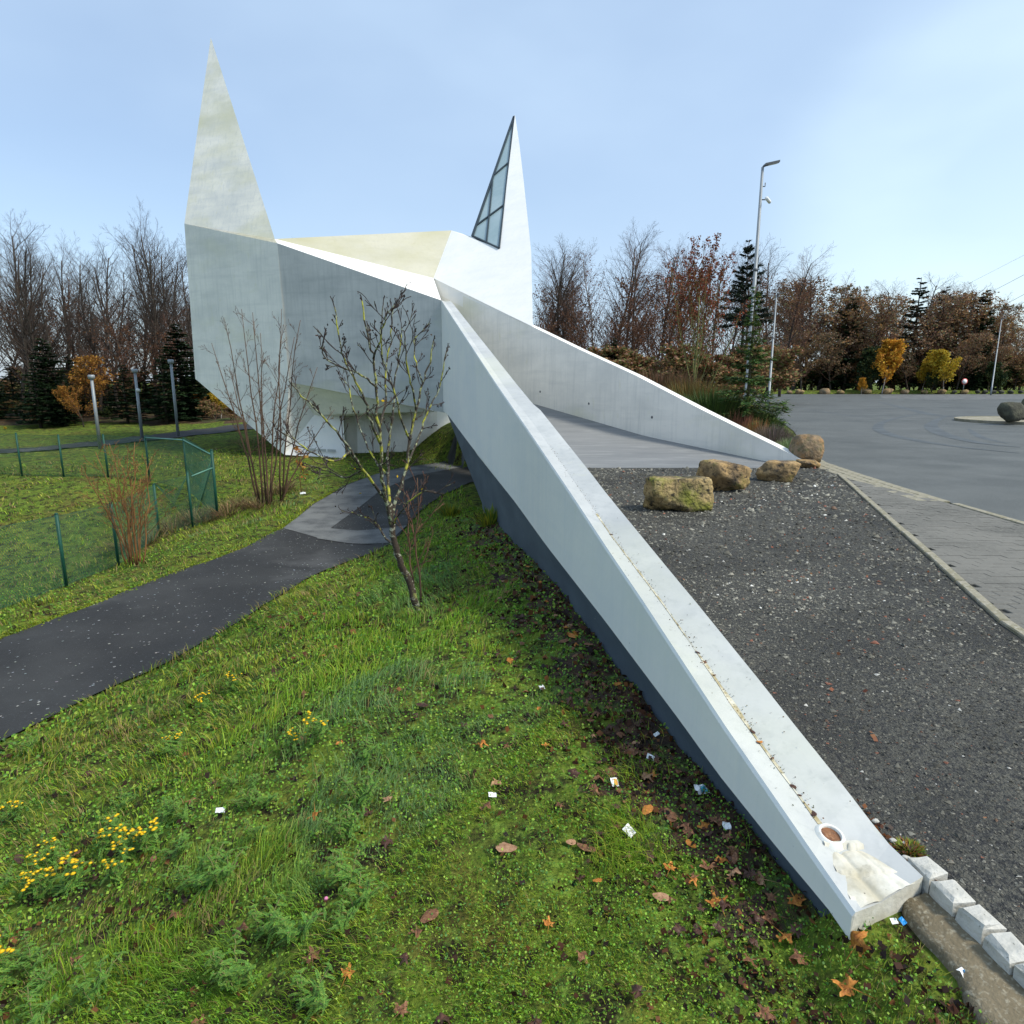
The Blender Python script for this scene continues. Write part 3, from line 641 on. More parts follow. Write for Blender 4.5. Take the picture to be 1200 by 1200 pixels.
for q in ([T_, c1L, c1R], [c1L, v1t, v1b, c2L][:0] or [c1L, c2L, (573.5,253.5), v1t], [c1L, v1t, (573.5,253.5), c2R, c1R], [c2L, LL, v2b, (573.5,253.5)], [(573.5,253.5), v2b, LR, c2R]):
    v = [GP(*p) for p in q]; solid('pane', v + [p - nG*.02 for p in v], [tuple(range(len(v))), tuple(range(len(v)*2-1, len(v)-1, -1))], M['glass'], win)
for a, b, w in ((T_, LL, .10), (T_, LR, .06), (LL, LR, .05), (c1L, c1R, .08), (c2L, c2R, .08), (v1t, v1b, .05), (v1b, v2b, .05)):
    bar('frame', GP(*a), GP(*b), w, M['mullion'], win)
solid('window_back', [GP(*T_, -.05), GP(*LL, -.05), GP(*LR, -.05), at_y(575, 284, 33)], [(0,1,3), (1,2,3)], M['white'], ch)
# --- undercroft below the side wall
a = A0; b = at_y(405, 537, 25.3); c = at_y(473, 528.5, 27.2); d_ = at_y(512, 517.5, 29.0); e_ = at_y(533, 513.5, 31.0)
S1 = E2 + Vector((0, .02, .04)); S2 = G + Vector((-.4, .3, .04)); S3 = at_y(512, 478, 28.6); L1 = at_y(368, 486, 25.9); L2 = at_y(402, 487.5, 26.0); L3 = at_y(418, 487.5, 26.5); 
b2 = at_y(405.5, 537, 25.9); b3 = at_y(418, 536, 26.4)
solid('lower_wall', [a, b, L2, L1, S1], [(0,1,2,3), (0,3,4)], M['white_clean'])
solid('soffit', [S1, L1, L2, L3, S3, S2], [(0,5,4,3,2,1)], M['white'])
solid('lower_wall', [b3 + Vector((.02,0,-.3)), c + Vector((0,0,-.2)), d_ + Vector((0,0,-.2)), S3, L3 + Vector((.02,0,0))], [(0,1,2,3,4)], M['white'])
solid('lower_wall', [d_ + Vector((0,0,-.2)), e_ + Vector((0,0,-.2)), at_y(536, 470, 30.6), at_y(511, 470, 28.65)], [(0,1,2,3)], M['white_clean'])
dr = empty('doorway', (0,0,0)); dr.parent = ch
solid('door_reveal', [b + Vector((.01,.01,-.1)), b2 + Vector((0,.5,-.1)), L2 + Vector((0,.55,0)), L2 + Vector((.01,0,0)), L3 + Vector((0,.02,0))], [(0,1,2,3), (3,2,4)], M['door'], dr)
solid('door_leaf', [b2 + Vector((0,.18,-.1)), b3 + Vector((.03,.12,-.3)), L3 + Vector((.02,.1,0)), L2 + Vector((0,.2,0))], [(0,1,2,3)], M['door_leaf'], dr)
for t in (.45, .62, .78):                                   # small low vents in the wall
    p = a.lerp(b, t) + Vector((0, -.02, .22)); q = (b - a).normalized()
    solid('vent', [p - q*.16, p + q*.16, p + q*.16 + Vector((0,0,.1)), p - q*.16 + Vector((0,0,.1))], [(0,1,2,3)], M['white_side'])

# ------------------------------------------------------------------ plants
def grow(r, p, d, L, rad, lev, spec, out, ends, tip=.25):
    """recursive branch; spec[lev] = (segments, children, angle lo, angle hi, length ratio, start, lift, wobble)"""
    ns, nch, alo, ahi, lr, st, lift, wb = spec[lev]; seg = L / ns; pts = [p.copy()]; q = p.copy(); dd = d.normalized(); dirs = []
    for i in range(ns):
        dd = (dd + Vector((r.gauss(0, wb), r.gauss(0, wb), r.gauss(0, wb * .6) + lift))).normalized(); q = q + dd * seg; pts.append(q.copy()); dirs.append(dd.copy())
    rr = [max(rad * (1 - (1 - tip) * (i / ns) ** .9), .0035) for i in range(ns + 1)]
    for i in range(ns): out[lev].append((*pts[i], *pts[i+1], rr[i], rr[i+1]))
    if lev + 1 >= len(spec): ends.append((pts[-1], dd)); return
    for c in range(nch):
        f = st + (1 - st) * (c + r.random()) / nch; k = min(int(f * ns), ns - 1); u = f * ns - k; b = pts[k].lerp(pts[k+1], u)
        ax = dirs[k].orthogonal().normalized(); ax.rotate(Matrix.Rotation(c * 2.4 + r.uniform(-.6, .6), 3, dirs[k]))
        nd = dirs[k].copy(); nd.rotate(Matrix.Rotation(math.radians(r.uniform(alo, ahi)), 3, ax))
        grow(r, b, nd, L * lr * (1.12 - .7 * f) * r.uniform(.75, 1.15), (rr[k] * (1-u) + rr[k+1]*u) * r.uniform(.42, .6), lev + 1, spec, out, ends, tip)
def leaf_quads(P, size, cols, rg, flat=.4, shape=(1., .6)):
    """small bent 2-triangle... quads at points P; cols (n,3)"""
    n = len(P); a = rg.uniform(0, 2*math.pi, n); el = rg.normal(0, flat, n)
    u = np.stack([np.cos(a)*np.cos(el), np.sin(a)*np.cos(el), np.sin(el)], 1); t = rg.normal(0, 1, (n, 3)); w = np.cross(u, t); w /= np.linalg.norm(w, axis=1, keepdims=True) + 1e-9
    s = (size * rg.uniform(.6, 1.3, n))[:, None]; u = u * s * shape[0]; w = w * s * shape[1] * .5
    V = np.stack([P, P + u*.5 + w, P + u, P + u*.5 - w], 1).reshape(-1, 3); F = (np.arange(n)*4)[:, None] + np.arange(4)
    return V, F, np.repeat(cols, 4, 0)
def jitter_cols(base, n, rg, amt=.25):
    base = np.asarray(base, float); i = rg.integers(0, len(base), n); c = base[i] * rg.uniform(1 - amt, 1 + amt, (n, 1)) * rg.uniform(.92, 1.08, (n, 3)); return np.clip(c, 0, 1)
def tree_meshes(seed, h, spec, rad, lean=0, leafcols=None, nleaf=0, lsize=.1, k_tr=7, leaf_range=(0, 1), tip=.25):
    r = random.Random(seed); rg = np.random.default_rng(seed); out = [[] for _ in spec]; ends = []
    grow(r, Vector((0, 0, -.3)), Vector((lean, r.uniform(-.03, .03), 1)), h, rad, 0, spec, out, ends, tip)
    tv = tube([out[0][0][:3]] + [s[3:6] for s in out[0]], [out[0][0][6]] + [s[7] for s in out[0]], k_tr)
    parts = [s for l in out[1:] for s in l]; cv = np_mesh(*prisms(parts, 3)); lv = None
    if nleaf:
        S = np.array([s for l in out[-2:] for s in l]); zz = S[:, 5]; S = S[(zz > h * leaf_range[0]) & (zz < h * leaf_range[1])]
        i = rg.integers(0, len(S), nleaf); f = rg.random((nleaf, 1)); P = S[i, :3] * (1-f) + S[i, 3:6] * f + rg.normal(0, .03 + lsize * .3, (nleaf, 3))
        V, F, c = leaf_quads(P, lsize, jitter_cols(leafcols, nleaf, rg), rg, .8, (1, .8)); lv = np_mesh(V, F, cols=c)
    return tv, cv, lv
BROWN = [(.15,.06,.03), (.20,.09,.04), (.11,.05,.03)]
ORANGE = [(.36,.17,.03), (.28,.12,.03), (.40,.22,.04)]
YELLOW = [(.58,.40,.03), (.50,.33,.03), (.42,.36,.05)]
DKGREEN = [(.020,.045,.018), (.03,.06,.02), (.014,.032,.014)]
OLIVE = [(.06,.08,.02), (.09,.10,.025), (.05,.06,.02)]
sp_tall = [(12, 34, 28, 52, .40, .20, .03, .06), (5, 8, 25, 50, .48, .2, .06, .10), (3, 6, 20, 50, .55, .2, .04, .14), (2, 0, 0, 0, 0, 0, .0, .15)]
sp_up = [(10, 28, 18, 38, .46, .18, .03, .05), (5, 8, 20, 40, .45, .2, .08, .08), (3, 6, 20, 45, .55, .2, .05, .12), (2, 0, 0, 0, 0, 0, .0, .12)]
KINDS = {}
def kind(name, barkm, twigm, leafm, *a, **k):
    me = tree_meshes(*a, **k); me[0].materials.append(barkm); me[1].materials.append(twigm)
    if me[2]: me[2].materials.append(leafm)
    KINDS.setdefault(name, []).append(me)
for s in range(4): kind('bare', M['bark'], M['twig'], M['leaf'], 10 + s, 14, sp_tall, .17)
for s in range(3): kind('bare_up', M['bark'], M['twig'], M['leaf'], 20 + s, 13, sp_up, .15)
for s in range(3): kind('russet', M['bark'], M['twig_red'], M['leaf'], 130 + s, 13, sp_tall, .16, leafcols=[(.24,.145,.10), (.32,.175,.095), (.21,.145,.10), (.40,.24,.10), (.18,.18,.09)] + ([(.30,.17,.06), (.26,.15,.05)] if s == 1 else [(.10,.11,.05), (.14,.12,.08)] if s == 2 else []), nleaf=4300, lsize=.19, leaf_range=(.04, .97))
for s in range(3): kind('brownleaf', M['bark'], M['twig_red'], M['leaf'], 30 + s, 13, sp_tall, .16, leafcols=[(.11,.06,.04), (.16,.075,.04), (.09,.055,.04), (.20,.10,.045)], nleaf=2300, lsize=.15, leaf_range=(.05, .85))
for s in range(2): kind('birch', M['birch'], M['twig_red'], M['leaf'], 40 + s, 13, sp_tall, .12, leafcols=BROWN, nleaf=700, lsize=.13)
for s in range(2): kind('orange', M['bark'], M['twig_red'], M['leaf'], 50 + s, 8, sp_up, .09, leafcols=ORANGE, nleaf=3600, lsize=.15)
kind('yellow', M['birch'], M['twig_red'], M['leaf'], 60, 7, sp_up, .07, leafcols=YELLOW, nleaf=7000, lsize=.20)
kind('golden', M['birch'], M['twig_red'], M['leaf'], 61, 7, sp_up, .07, leafcols=[(.60,.30,.03), (.50,.22,.03), (.62,.38,.04)], nleaf=7000, lsize=.20)
sp_sh = [(5, 14, 20, 50, .6, .08, .02, .1), (4, 6, 20, 50, .5, .2, .05, .12), (3, 4, 20, 50, .5, .2, .05, .12), (2, 0, 0, 0, 0, 0, .0, .12)]
for s in range(3): kind('brush', M['bark'], M['twig_red'], M['leaf'], 70 + s, 3.6, sp_sh, .06, leafcols=[(.26,.15,.08), (.32,.17,.08), (.14,.16,.05), (.18,.17,.06), (.20,.11,.07)], nleaf=3000, lsize=.16)
for s in range(2): kind('greenbrush', M['bark'], M['twig'], M['leaf'], 80 + s, 3.6, sp_sh, .06, leafcols=OLIVE + DKGREEN, nleaf=6000, lsize=.17)
def place(kname, i, name, x, y, h, href, label, cat, group=None, rz=None, parts=('trunk', 'crown', 'leaves'), wide=1.0, z=None):
    me = KINDS[kname][i % len(KINDS[kname])]; s = h / href
    o = empty(name, (x, y, hz(x, y) if z is None else z), random.uniform(0, 6.28) if rz is None else rz, label=label, cat=cat, group=group); o.scale = (s * wide, s * wide, s)
    for nme, m_ in zip(parts, me):
        if m_: link(nme, m_, None, o)
    return o
def conifer_mesh(seed, h, rbase, ncol, droop=.25, gap=.36, start=.08, dense=1.0, k=3, nw=.24, pw=.85):
    r = random.Random(seed); rg = np.random.default_rng(seed); segs = []; P = []; D = []
    z = h * start
    while z < h * .985:
        f = (z / h - start) / (1 - start); L = rbase * (1 - f) ** pw * r.uniform(.8, 1.12) + .05; nb = max(4, int(7 * (1 - f * .4)))
        for b in range(nb):
            a = 2*math.pi * (b + r.random() * .7) / nb; Lb = L * r.uniform(.7, 1.1); p = Vector((0, 0, z + r.uniform(-.45, .45) * gap)); pr = p
            for s in range(5):
                t = (s + 1) / 5; q = p + Vector((math.cos(a), math.sin(a), 0)) * Lb * t + Vector((0, 0, Lb * (.28 * (1 - f) * 0 + f * .4) * t - droop * Lb * t * (1 - t * .45))); segs.append((*pr, *q, .018 * h / 5 * (1 - t * .7) , .014 * h / 5 * (1 - t * .7) + .002))
                nn = int(max(3, dense * 26 * Lb * (.35 + t)))
                for _ in range(nn):
                    u = r.random(); P.append(pr.lerp(q, u) + Vector((r.gauss(0, .045), r.gauss(0, .045), r.gauss(0, .03))) * (.4 + Lb * .8)); D.append((a + r.uniform(-1.0, 1.0), r.uniform(-.45, .25)))
                pr = q
        z += gap * (1 - .45 * f) * r.uniform(.8, 1.2)
    P = np.array(P); D = np.array(D); n = len(P); u = np.stack([np.cos(D[:,0])*np.cos(D[:,1]), np.sin(D[:,0])*np.cos(D[:,1]), np.sin(D[:,1])], 1)
    w = np.cross(u, rg.normal(0, .35, (n, 3)) + [0, 0, 1]); w /= np.linalg.norm(w, axis=1, keepdims=True); s = (rg.uniform(.6, 1.3, n) * (.055 + .020 * h / 5 * 1.0))[:, None]
    V = np.stack([P, P + u*s*1.1 + w*s*nw, P + u*s*2.2, P + u*s*1.1 - w*s*nw], 1).reshape(-1, 3); F = (np.arange(n)*4)[:, None] + np.arange(4)
    tv = tube([(0,0,-.2), (0,0,h*.5), (0,0,h)], [h*.016, h*.009, h*.002], 6)
    return tv, np_mesh(*prisms(segs, 3)), np_mesh(V, F, cols=np.repeat(jitter_cols(ncol, n, rg, .35), 4, 0))
def add_conifer(name, *a, **k):
    me = conifer_mesh(*a, **k); me[0].materials.append(M['bark']); me[1].materials.append(M['bark']); me[2].materials.append(M['needle']); KINDS.setdefault(name, []).append(me)
add_conifer('spruce_far', 3, 12, 2.4, DKGREEN, gap=.5, dense=1.3, nw=.75); add_conifer('spruce_far', 4, 12, 2.9, DKGREEN, gap=.8, start=.12, dense=1.2, nw=.75)
add_conifer('pine_far', 5, 12, 2.6, [(.02,.035,.02), (.03,.045,.03)], gap=.6, start=.5, dense=1.4, nw=.45, droop=.0)
CP_ = ('trunk', 'branches', 'needles')
R_ = random.Random(5)
def ground_x(px, Y, py=450): return at_y(px, py, Y).x
def tops(px, py_top, Y):
    """height of a tree at depth Y whose top shows at row py_top"""
    x = at_y(px, py_top, Y).x; return x, at_y(px, py_top, Y).z - hz(x, Y)
# --- woodland left of the church
left = [(-30,300,48,'bare'),(8,262,44,'bare'),(22,300,52,'bare'),(40,330,47,'brownleaf'),(66,300,50,'bare_up'),(92,292,45,'bare'),(112,330,53,'bare_up'),(132,345,47,'birch'),(150,305,50,'bare_up'),(176,276,46,'bare_up'),(204,298,49,'bare'),(222,300,46,'bare_up'),(238,330,50,'bare'),(258,350,54,'brownleaf'),(-60,290,50,'bare'),(-95,300,46,'bare'),
        (20,310,60,'bare'),(80,315,62,'bare_up'),(140,310,60,'bare'),(190,300,60,'bare'),(230,320,62,'bare'),(55,320,58,'bare'),(115,310,66,'bare'),(165,300,66,'bare_up'),(-10,300,64,'bare'),(210,340,56,'brownleaf'),(100,350,58,'brownleaf'),(15,290,50,'bare_up'),(33,312,43,'bare'),(52,305,45,'bare_up'),(105,308,49,'bare'),(122,318,44,'bare'),(145,322,50,'bare'),(162,290,44,'bare'),(190,284,48,'bare'),(215,305,53,'bare'),(73,325,54,'brownleaf'),(-5,280,45,'bare'),(135,360,42,'brownleaf'),(180,370,43,'brownleaf')]
for i, (px, py, Y, kd) in enumerate(left):
    x, h = tops(px, py, Y)
    lab = {'bare': 'tall bare spreading tree in the wood left of the church', 'bare_up': 'tall bare tree with steep upswept branches left of the church', 'birch': 'pale barked birch in the wood left of the church', 'brownleaf': 'tree still holding brown leaves in the wood left of the church'}[kd]
    place(kd, i, 'woodland_tree', x, Y, h, 14 if kd in ('bare',) else 13, lab, 'tree', lab.replace('tree', 'trees', 1) if kd != 'birch' else None, parts=('trunk', 'crown', 'leaves'))
for i, (px, py, Y, kd) in enumerate([(48,395,40,0),(38,430,38,1),(70,440,39,0),(142,425,40,1),(205,378,41,0),(188,420,39,1),(222,420,43,0),(22,450,42,1),(-30,400,42,0),(10,425,46,1),(95,430,47,0),(125,440,46,1),(168,430,47,0),(240,425,47,1),(78,415,44,1)]):
    x, h = tops(px, py, Y); place('spruce_far', kd, 'conifer_tree', x, Y, h, 12, 'dark conifer under the bare trees left of the church', 'tree', 'conifers left of the church', parts=CP_, wide=1.7)
for i, (px, py, Y) in enumerate([(104,418,41),(92,452,38),(256,455,42),(272,470,41),(288,478,42),(240,462,43),(6,500,37),(-25,480,38)]):
    x, h = tops(px, py, Y); place('orange' if i < 2 or i % 2 else 'yellow', i, 'autumn_tree', x, Y, h, 8 if (i < 2 or i % 2) else 7, 'small tree with orange and yellow leaves at the edge of the left wood', 'tree', 'autumn trees left of the church', wide=1.5)
for i in range(84):
    px = -70 + i * 4.9 + R_.uniform(-6, 6); Y = R_.uniform(40, 62); x, h = tops(px, R_.uniform(430, 480) if Y > 46 else R_.uniform(465, 492), Y); place('brush' if i % 3 else 'greenbrush', i, 'woodland_shrub', x, Y, h, 3.6, 'low brown undergrowth shrub along the left wood edge', 'shrub', 'undergrowth left of the church', wide=1.6)
# --- woodland behind the church and the car park
mid = [(628,300,56,'bare'),(640,310,62,'brownleaf'),(655,296,58,'bare'),(668,318,60,'brownleaf'),(683,287,55,'bare'),(700,300,64,'birch'),(716,282,57,'bare'),(735,281,60,'bare'),(752,296,55,'brownleaf'),(768,302,62,'bare'),(786,296,58,'brownleaf'),(800,310,66,'bare'),(812,290,60,'brownleaf'),(838,300,58,'bare'),(858,312,62,'bare_up'),(876,300,66,'brownleaf'),(895,305,70,'bare'),(912,298,72,'bare'),(926,305,76,'brownleaf'),
       (600,300,60,'bare'),(336,300,66,'bare'),(345,310,60,'bare_up'),(648,330,70,'bare'),(676,325,72,'brownleaf'),(708,325,72,'bare'),(745,325,74,'brownleaf'),(778,330,72,'bare'),(824,330,74,'brownleaf'),(690,345,54,'brownleaf'),(725,360,53,'brownleaf'),(760,355,54,'brownleaf'),(640,360,53,'brownleaf')]
for i, (px, py, Y, kd) in enumerate(mid):
    x, h = tops(px, py, Y); lab = {'bare': 'tall bare tree in the wood behind the far ramp wall', 'bare_up': 'bare tree with upswept branches behind the spruce', 'birch': 'slender white barked birch behind the far ramp wall', 'brownleaf': 'tree with brown withered leaves behind the far ramp wall'}[kd]
    place(kd, i, 'woodland_tree', x, Y, h, 14 if kd == 'bare' else 13, lab, 'tree', None if kd == 'birch' else lab.replace('tree', 'trees', 1))
far = [(940,318,98,'brownleaf'),(955,322,102,'bare'),(970,326,99,'brownleaf'),(985,350,104,'bare'),(1000,345,98,'brownleaf'),(1018,355,103,'brownleaf'),(1032,348,99,'brownleaf'),(1047,340,101,'bare'),(1062,338,104,'brownleaf'),(1078,345,100,'brownleaf'),(1096,333,102,'bare'),(1110,340,99,'brownleaf'),(1124,335,103,'brownleaf'),(1138,340,100,'brownleaf'),(1150,352,102,'brownleaf'),(1163,362,104,'bare'),(1176,368,99,'brownleaf'),(1190,380,103,'brownleaf'),(1204,392,100,'brownleaf'),(1225,398,102,'bare'),(1250,395,100,'brownleaf'),(1280,400,104,'brownleaf'),
       (930,335,108,'brownleaf'),(962,345,110,'brownleaf'),(995,365,110,'brownleaf'),(1025,370,110,'brownleaf'),(1055,360,112,'brownleaf'),(1088,360,110,'brownleaf'),(1120,362,112,'brownleaf'),(1155,378,110,'brownleaf'),(1185,398,112,'brownleaf'),(1010,400,96,'brownleaf'),(1072,395,96,'brownleaf'),(1130,390,96,'brownleaf'),(945,385,95,'brownleaf'),(980,390,96,'brownleaf'),(1165,405,97,'brownleaf'),(1195,415,97,'brownleaf')]
for i, (px, py, Y, kd) in enumerate(far):
    x, h = tops(px, py, Y); lab = {'bare': 'bare tree in the wood beyond the road', 'brownleaf': 'tree with russet leaves in the wood beyond the road'}[kd]
    place('russet' if kd == 'brownleaf' else kd, i, 'woodland_tree', x, Y, h, 14 if kd == 'bare' else 13, lab, 'tree', lab.replace('tree', 'trees', 1), wide=1.35)
for px, py, Y, lab in ((1000,345,97,'dark spruce left of the golden tree beyond the road'),(1080,325,100,'tallest spruce rising above the russet trees beyond the road'),(1110,335,101,'narrow spruce tip between russet trees beyond the road'),(1157,338,99,'broad dark spruce behind the far lamp post on the right'),(1143,395,96,'dark spruce standing left of the far lamp post'),(985,362,99,'thin dark spruce at the left end of the wood beyond the road')):
    x, h = tops(px, py, Y); place('spruce_far', 0 if px % 2 else 1, 'spruce_tree', x, Y, h, 12, lab, 'tree', parts=CP_, wide=1.1)
x, h = tops(878, 281, 50); place('pine_far', 0, 'pine_tree', x, 50, h, 12, 'tall pine with a sparse dark top behind the spruce', 'tree', parts=CP_, wide=.8)
x, h = tops(720, 395, 48); place('spruce_far', 0, 'conifer_tree', x, 48, h, 12, 'low dark conifer behind the middle of the far ramp wall', 'tree', parts=CP_)
for kd, px, py, Y, lab in (('golden', 1040, 399, 91, 'small tree with golden orange leaves beyond the road'), ('yellow', 1112, 411, 91, 'small bright yellow tree beyond the road'), ('yellow', 1085, 418, 94, 'yellow green bush left of the bright yellow tree'), ('greenbrush', 1020, 408, 93, 'olive green tree left of the golden tree'), ('greenbrush', 1095, 425, 92, 'green bush between the golden and the yellow tree'), ('greenbrush', 1175, 425, 93, 'olive bush at the right end of the far wood'),('golden', 1011, 443, 90, 'little golden shrub at the kerb beyond the road')):
    x, h = tops(px, py, Y); place(kd, 0, 'autumn_tree', x, Y, h, 7 if 'brush' not in kd else 3.6, lab, 'tree', wide=1.25 if 'brush' not in kd else .9)
for i in range(46):
    px = 905 + i * 8 + R_.uniform(-4, 4); Y = R_.uniform(98, 104); x, h = tops(px, R_.uniform(415, 436), Y); place('brush' if i % 4 else 'greenbrush', i, 'woodland_shrub', x, Y, h, 3.6, 'low brown undergrowth shrub beyond the road', 'shrub', 'undergrowth beyond the road', wide=1.5)
for i in range(22):
    px = 625 + i * 13 + R_.uniform(-4, 4); Y = R_.uniform(46, 54); x, h = tops(px, R_.uniform(405, 428), Y); place('brush', i, 'woodland_shrub', x, Y, h, 3.6, 'low brown undergrowth shrub behind the far ramp wall', 'shrub', 'undergrowth behind the far ramp wall', wide=1.6)
# --- multi stemmed plants near the church
def clump(name, base, tops_, rad, mstem, mtwig, label, cat, twigs=9, seed=1, leafcols=None, nleaf=0, lsize=.06, bend=.15, sub=5, tl=.34):
    r = random.Random(seed); rg = np.random.default_rng(seed); root = empty(name, base, label=label, cat=cat); B = Vector(base)
    spec = [(4, sub, 20, 45, .5, .2, .06, .10), (3, 2, 20, 45, .5, .3, .05, .12), (2, 0, 0, 0, 0, 0, .02, .1)]; out = [[], [], []]; ends = []
    for (b, t) in tops_:
        b, t = Vector(b), Vector(t); P = []; n = 7; mid_ = (b + t) / 2 + Vector((b.x - t.x, b.y - t.y, 0)) * bend + Vector((r.uniform(-.1, .1), r.uniform(-.1, .1), 0))
        for i in range(n + 1): u = i / n; P.append(b * (1-u)**2 + mid_ * 2*u*(1-u) + t * u*u + Vector((r.gauss(0, .02), r.gauss(0, .02), 0)) * (0 if i in (0, n) else 1))
        Lt = (t - b).length; rr = [rad * (1 - .85 * i / n) + .003 for i in range(n + 1)]
        link('stem', tube([p - B for p in P], rr, 6), mstem, root)
        for c in range(twigs):
            u = .25 + .72 * (c + r.random()) / twigs; k = min(int(u * n), n - 1); p = P[k].lerp(P[k+1], u * n - k); d = (P[k+1] - P[k]).normalized(); ax = d.orthogonal().normalized(); ax.rotate(Matrix.Rotation(c * 2.4 + r.random(), 3, d)); d.rotate(Matrix.Rotation(math.radians(r.uniform(22, 50)), 3, ax))
            grow(r, p - B, d, Lt * tl * (1.15 - .8 * u) * r.uniform(.7, 1.2), rr[k] * .5, 0, spec, out, ends)
    S = [s for l in out for s in l]; link('twigs', np_mesh(*prisms(S, 4)), mtwig, root)
    if nleaf:
        S = np.array(S); i = rg.integers(0, len(S), nleaf); f = rg.random((nleaf, 1)); Q = S[i, :3]*(1-f) + S[i, 3:6]*f + rg.normal(0, .02, (nleaf, 3)); V, F, c = leaf_quads(Q, lsize, jitter_cols(leafcols, nleaf, rg), rg, .8, (1, .8)); link('leaves', np_mesh(V, F, cols=c), M['leaf'], root)
    return root
def cl_pts(spec_): # (base px,py, top px,py, depth shift)
    return spec_
b0 = on_ground(314, 590); Yb = b0.y
st = []
for bx, by, tx, ty, dy in ((303,588,248,402,.3),(305,590,262,372,-.3),(308,590,283,362,.4),(312,592,296,366,-.2),(314,592,305,390,.2),(316,592,332,380,.5),(318,592,345,395,-.4),(329,588,330,362,.0),(330,588,372,430,.3),(331,588,352,375,-.5),(305,590,268,430,.7),(327,590,392,480,.2)):
    p = on_ground(bx, by) - Vector((0, 0, .1)); st.append((p, at_y(tx, ty, Yb + dy * 1.6)))
clump('sapling_clump', b0, st, .026, M['stem_brown'], M['stem_brown'], 'clump of tall bare brown saplings in front of the church tower', 'sapling', twigs=8, seed=3, sub=4, tl=.22)
p = on_ground(350, 572); 
b1 = on_ground(160, 660); st = []
for bx, tx, ty, dy in ((150,95,545,.3),(152,112,530,-.3),(155,128,520,.4),(157,140,540,.1),(160,150,528,-.4),(162,158,518,.3),(164,172,545,-.1),(166,178,535,.5),(153,120,575,.8),(160,135,560,-.7),(164,165,560,.6)):
    st.append((on_ground(bx, 662) - Vector((0,0,.1)), at_y(tx, ty, b1.y + dy)))
clump('bare_shrub', b1, st, .014, M['stem_orange'], M['stem_orange'], 'orange brown leafless shrub growing through the green fence', 'shrub', twigs=9, seed=5, sub=4, tl=.3)
# thin reddish saplings beside the lichen tree
b2_ = on_ground(493, 708); clump('thin_sapling', b2_, [(b2_ - Vector((0,0,.1)), at_y(489, 560, b2_.y)), (b2_ + Vector((-.06,.05,-.1)), at_y(478, 585, b2_.y + .3))], .011, M['stem_brown'], M['twig_red'], 'two thin reddish saplings right beside the lichen covered tree', 'sapling', twigs=7, seed=8, sub=3, tl=.45)
b3_ = on_ground(352, 578); clump('thin_sapling', b3_, [(b3_ - Vector((0,0,.1)), at_y(353, 528, b3_.y))], .012, M['stem_orange'], M['stem_orange'], 'short orange leafed sapling on the lawn left of the path', 'sapling', twigs=5, seed=9, leafcols=ORANGE, nleaf=40, lsize=.12)
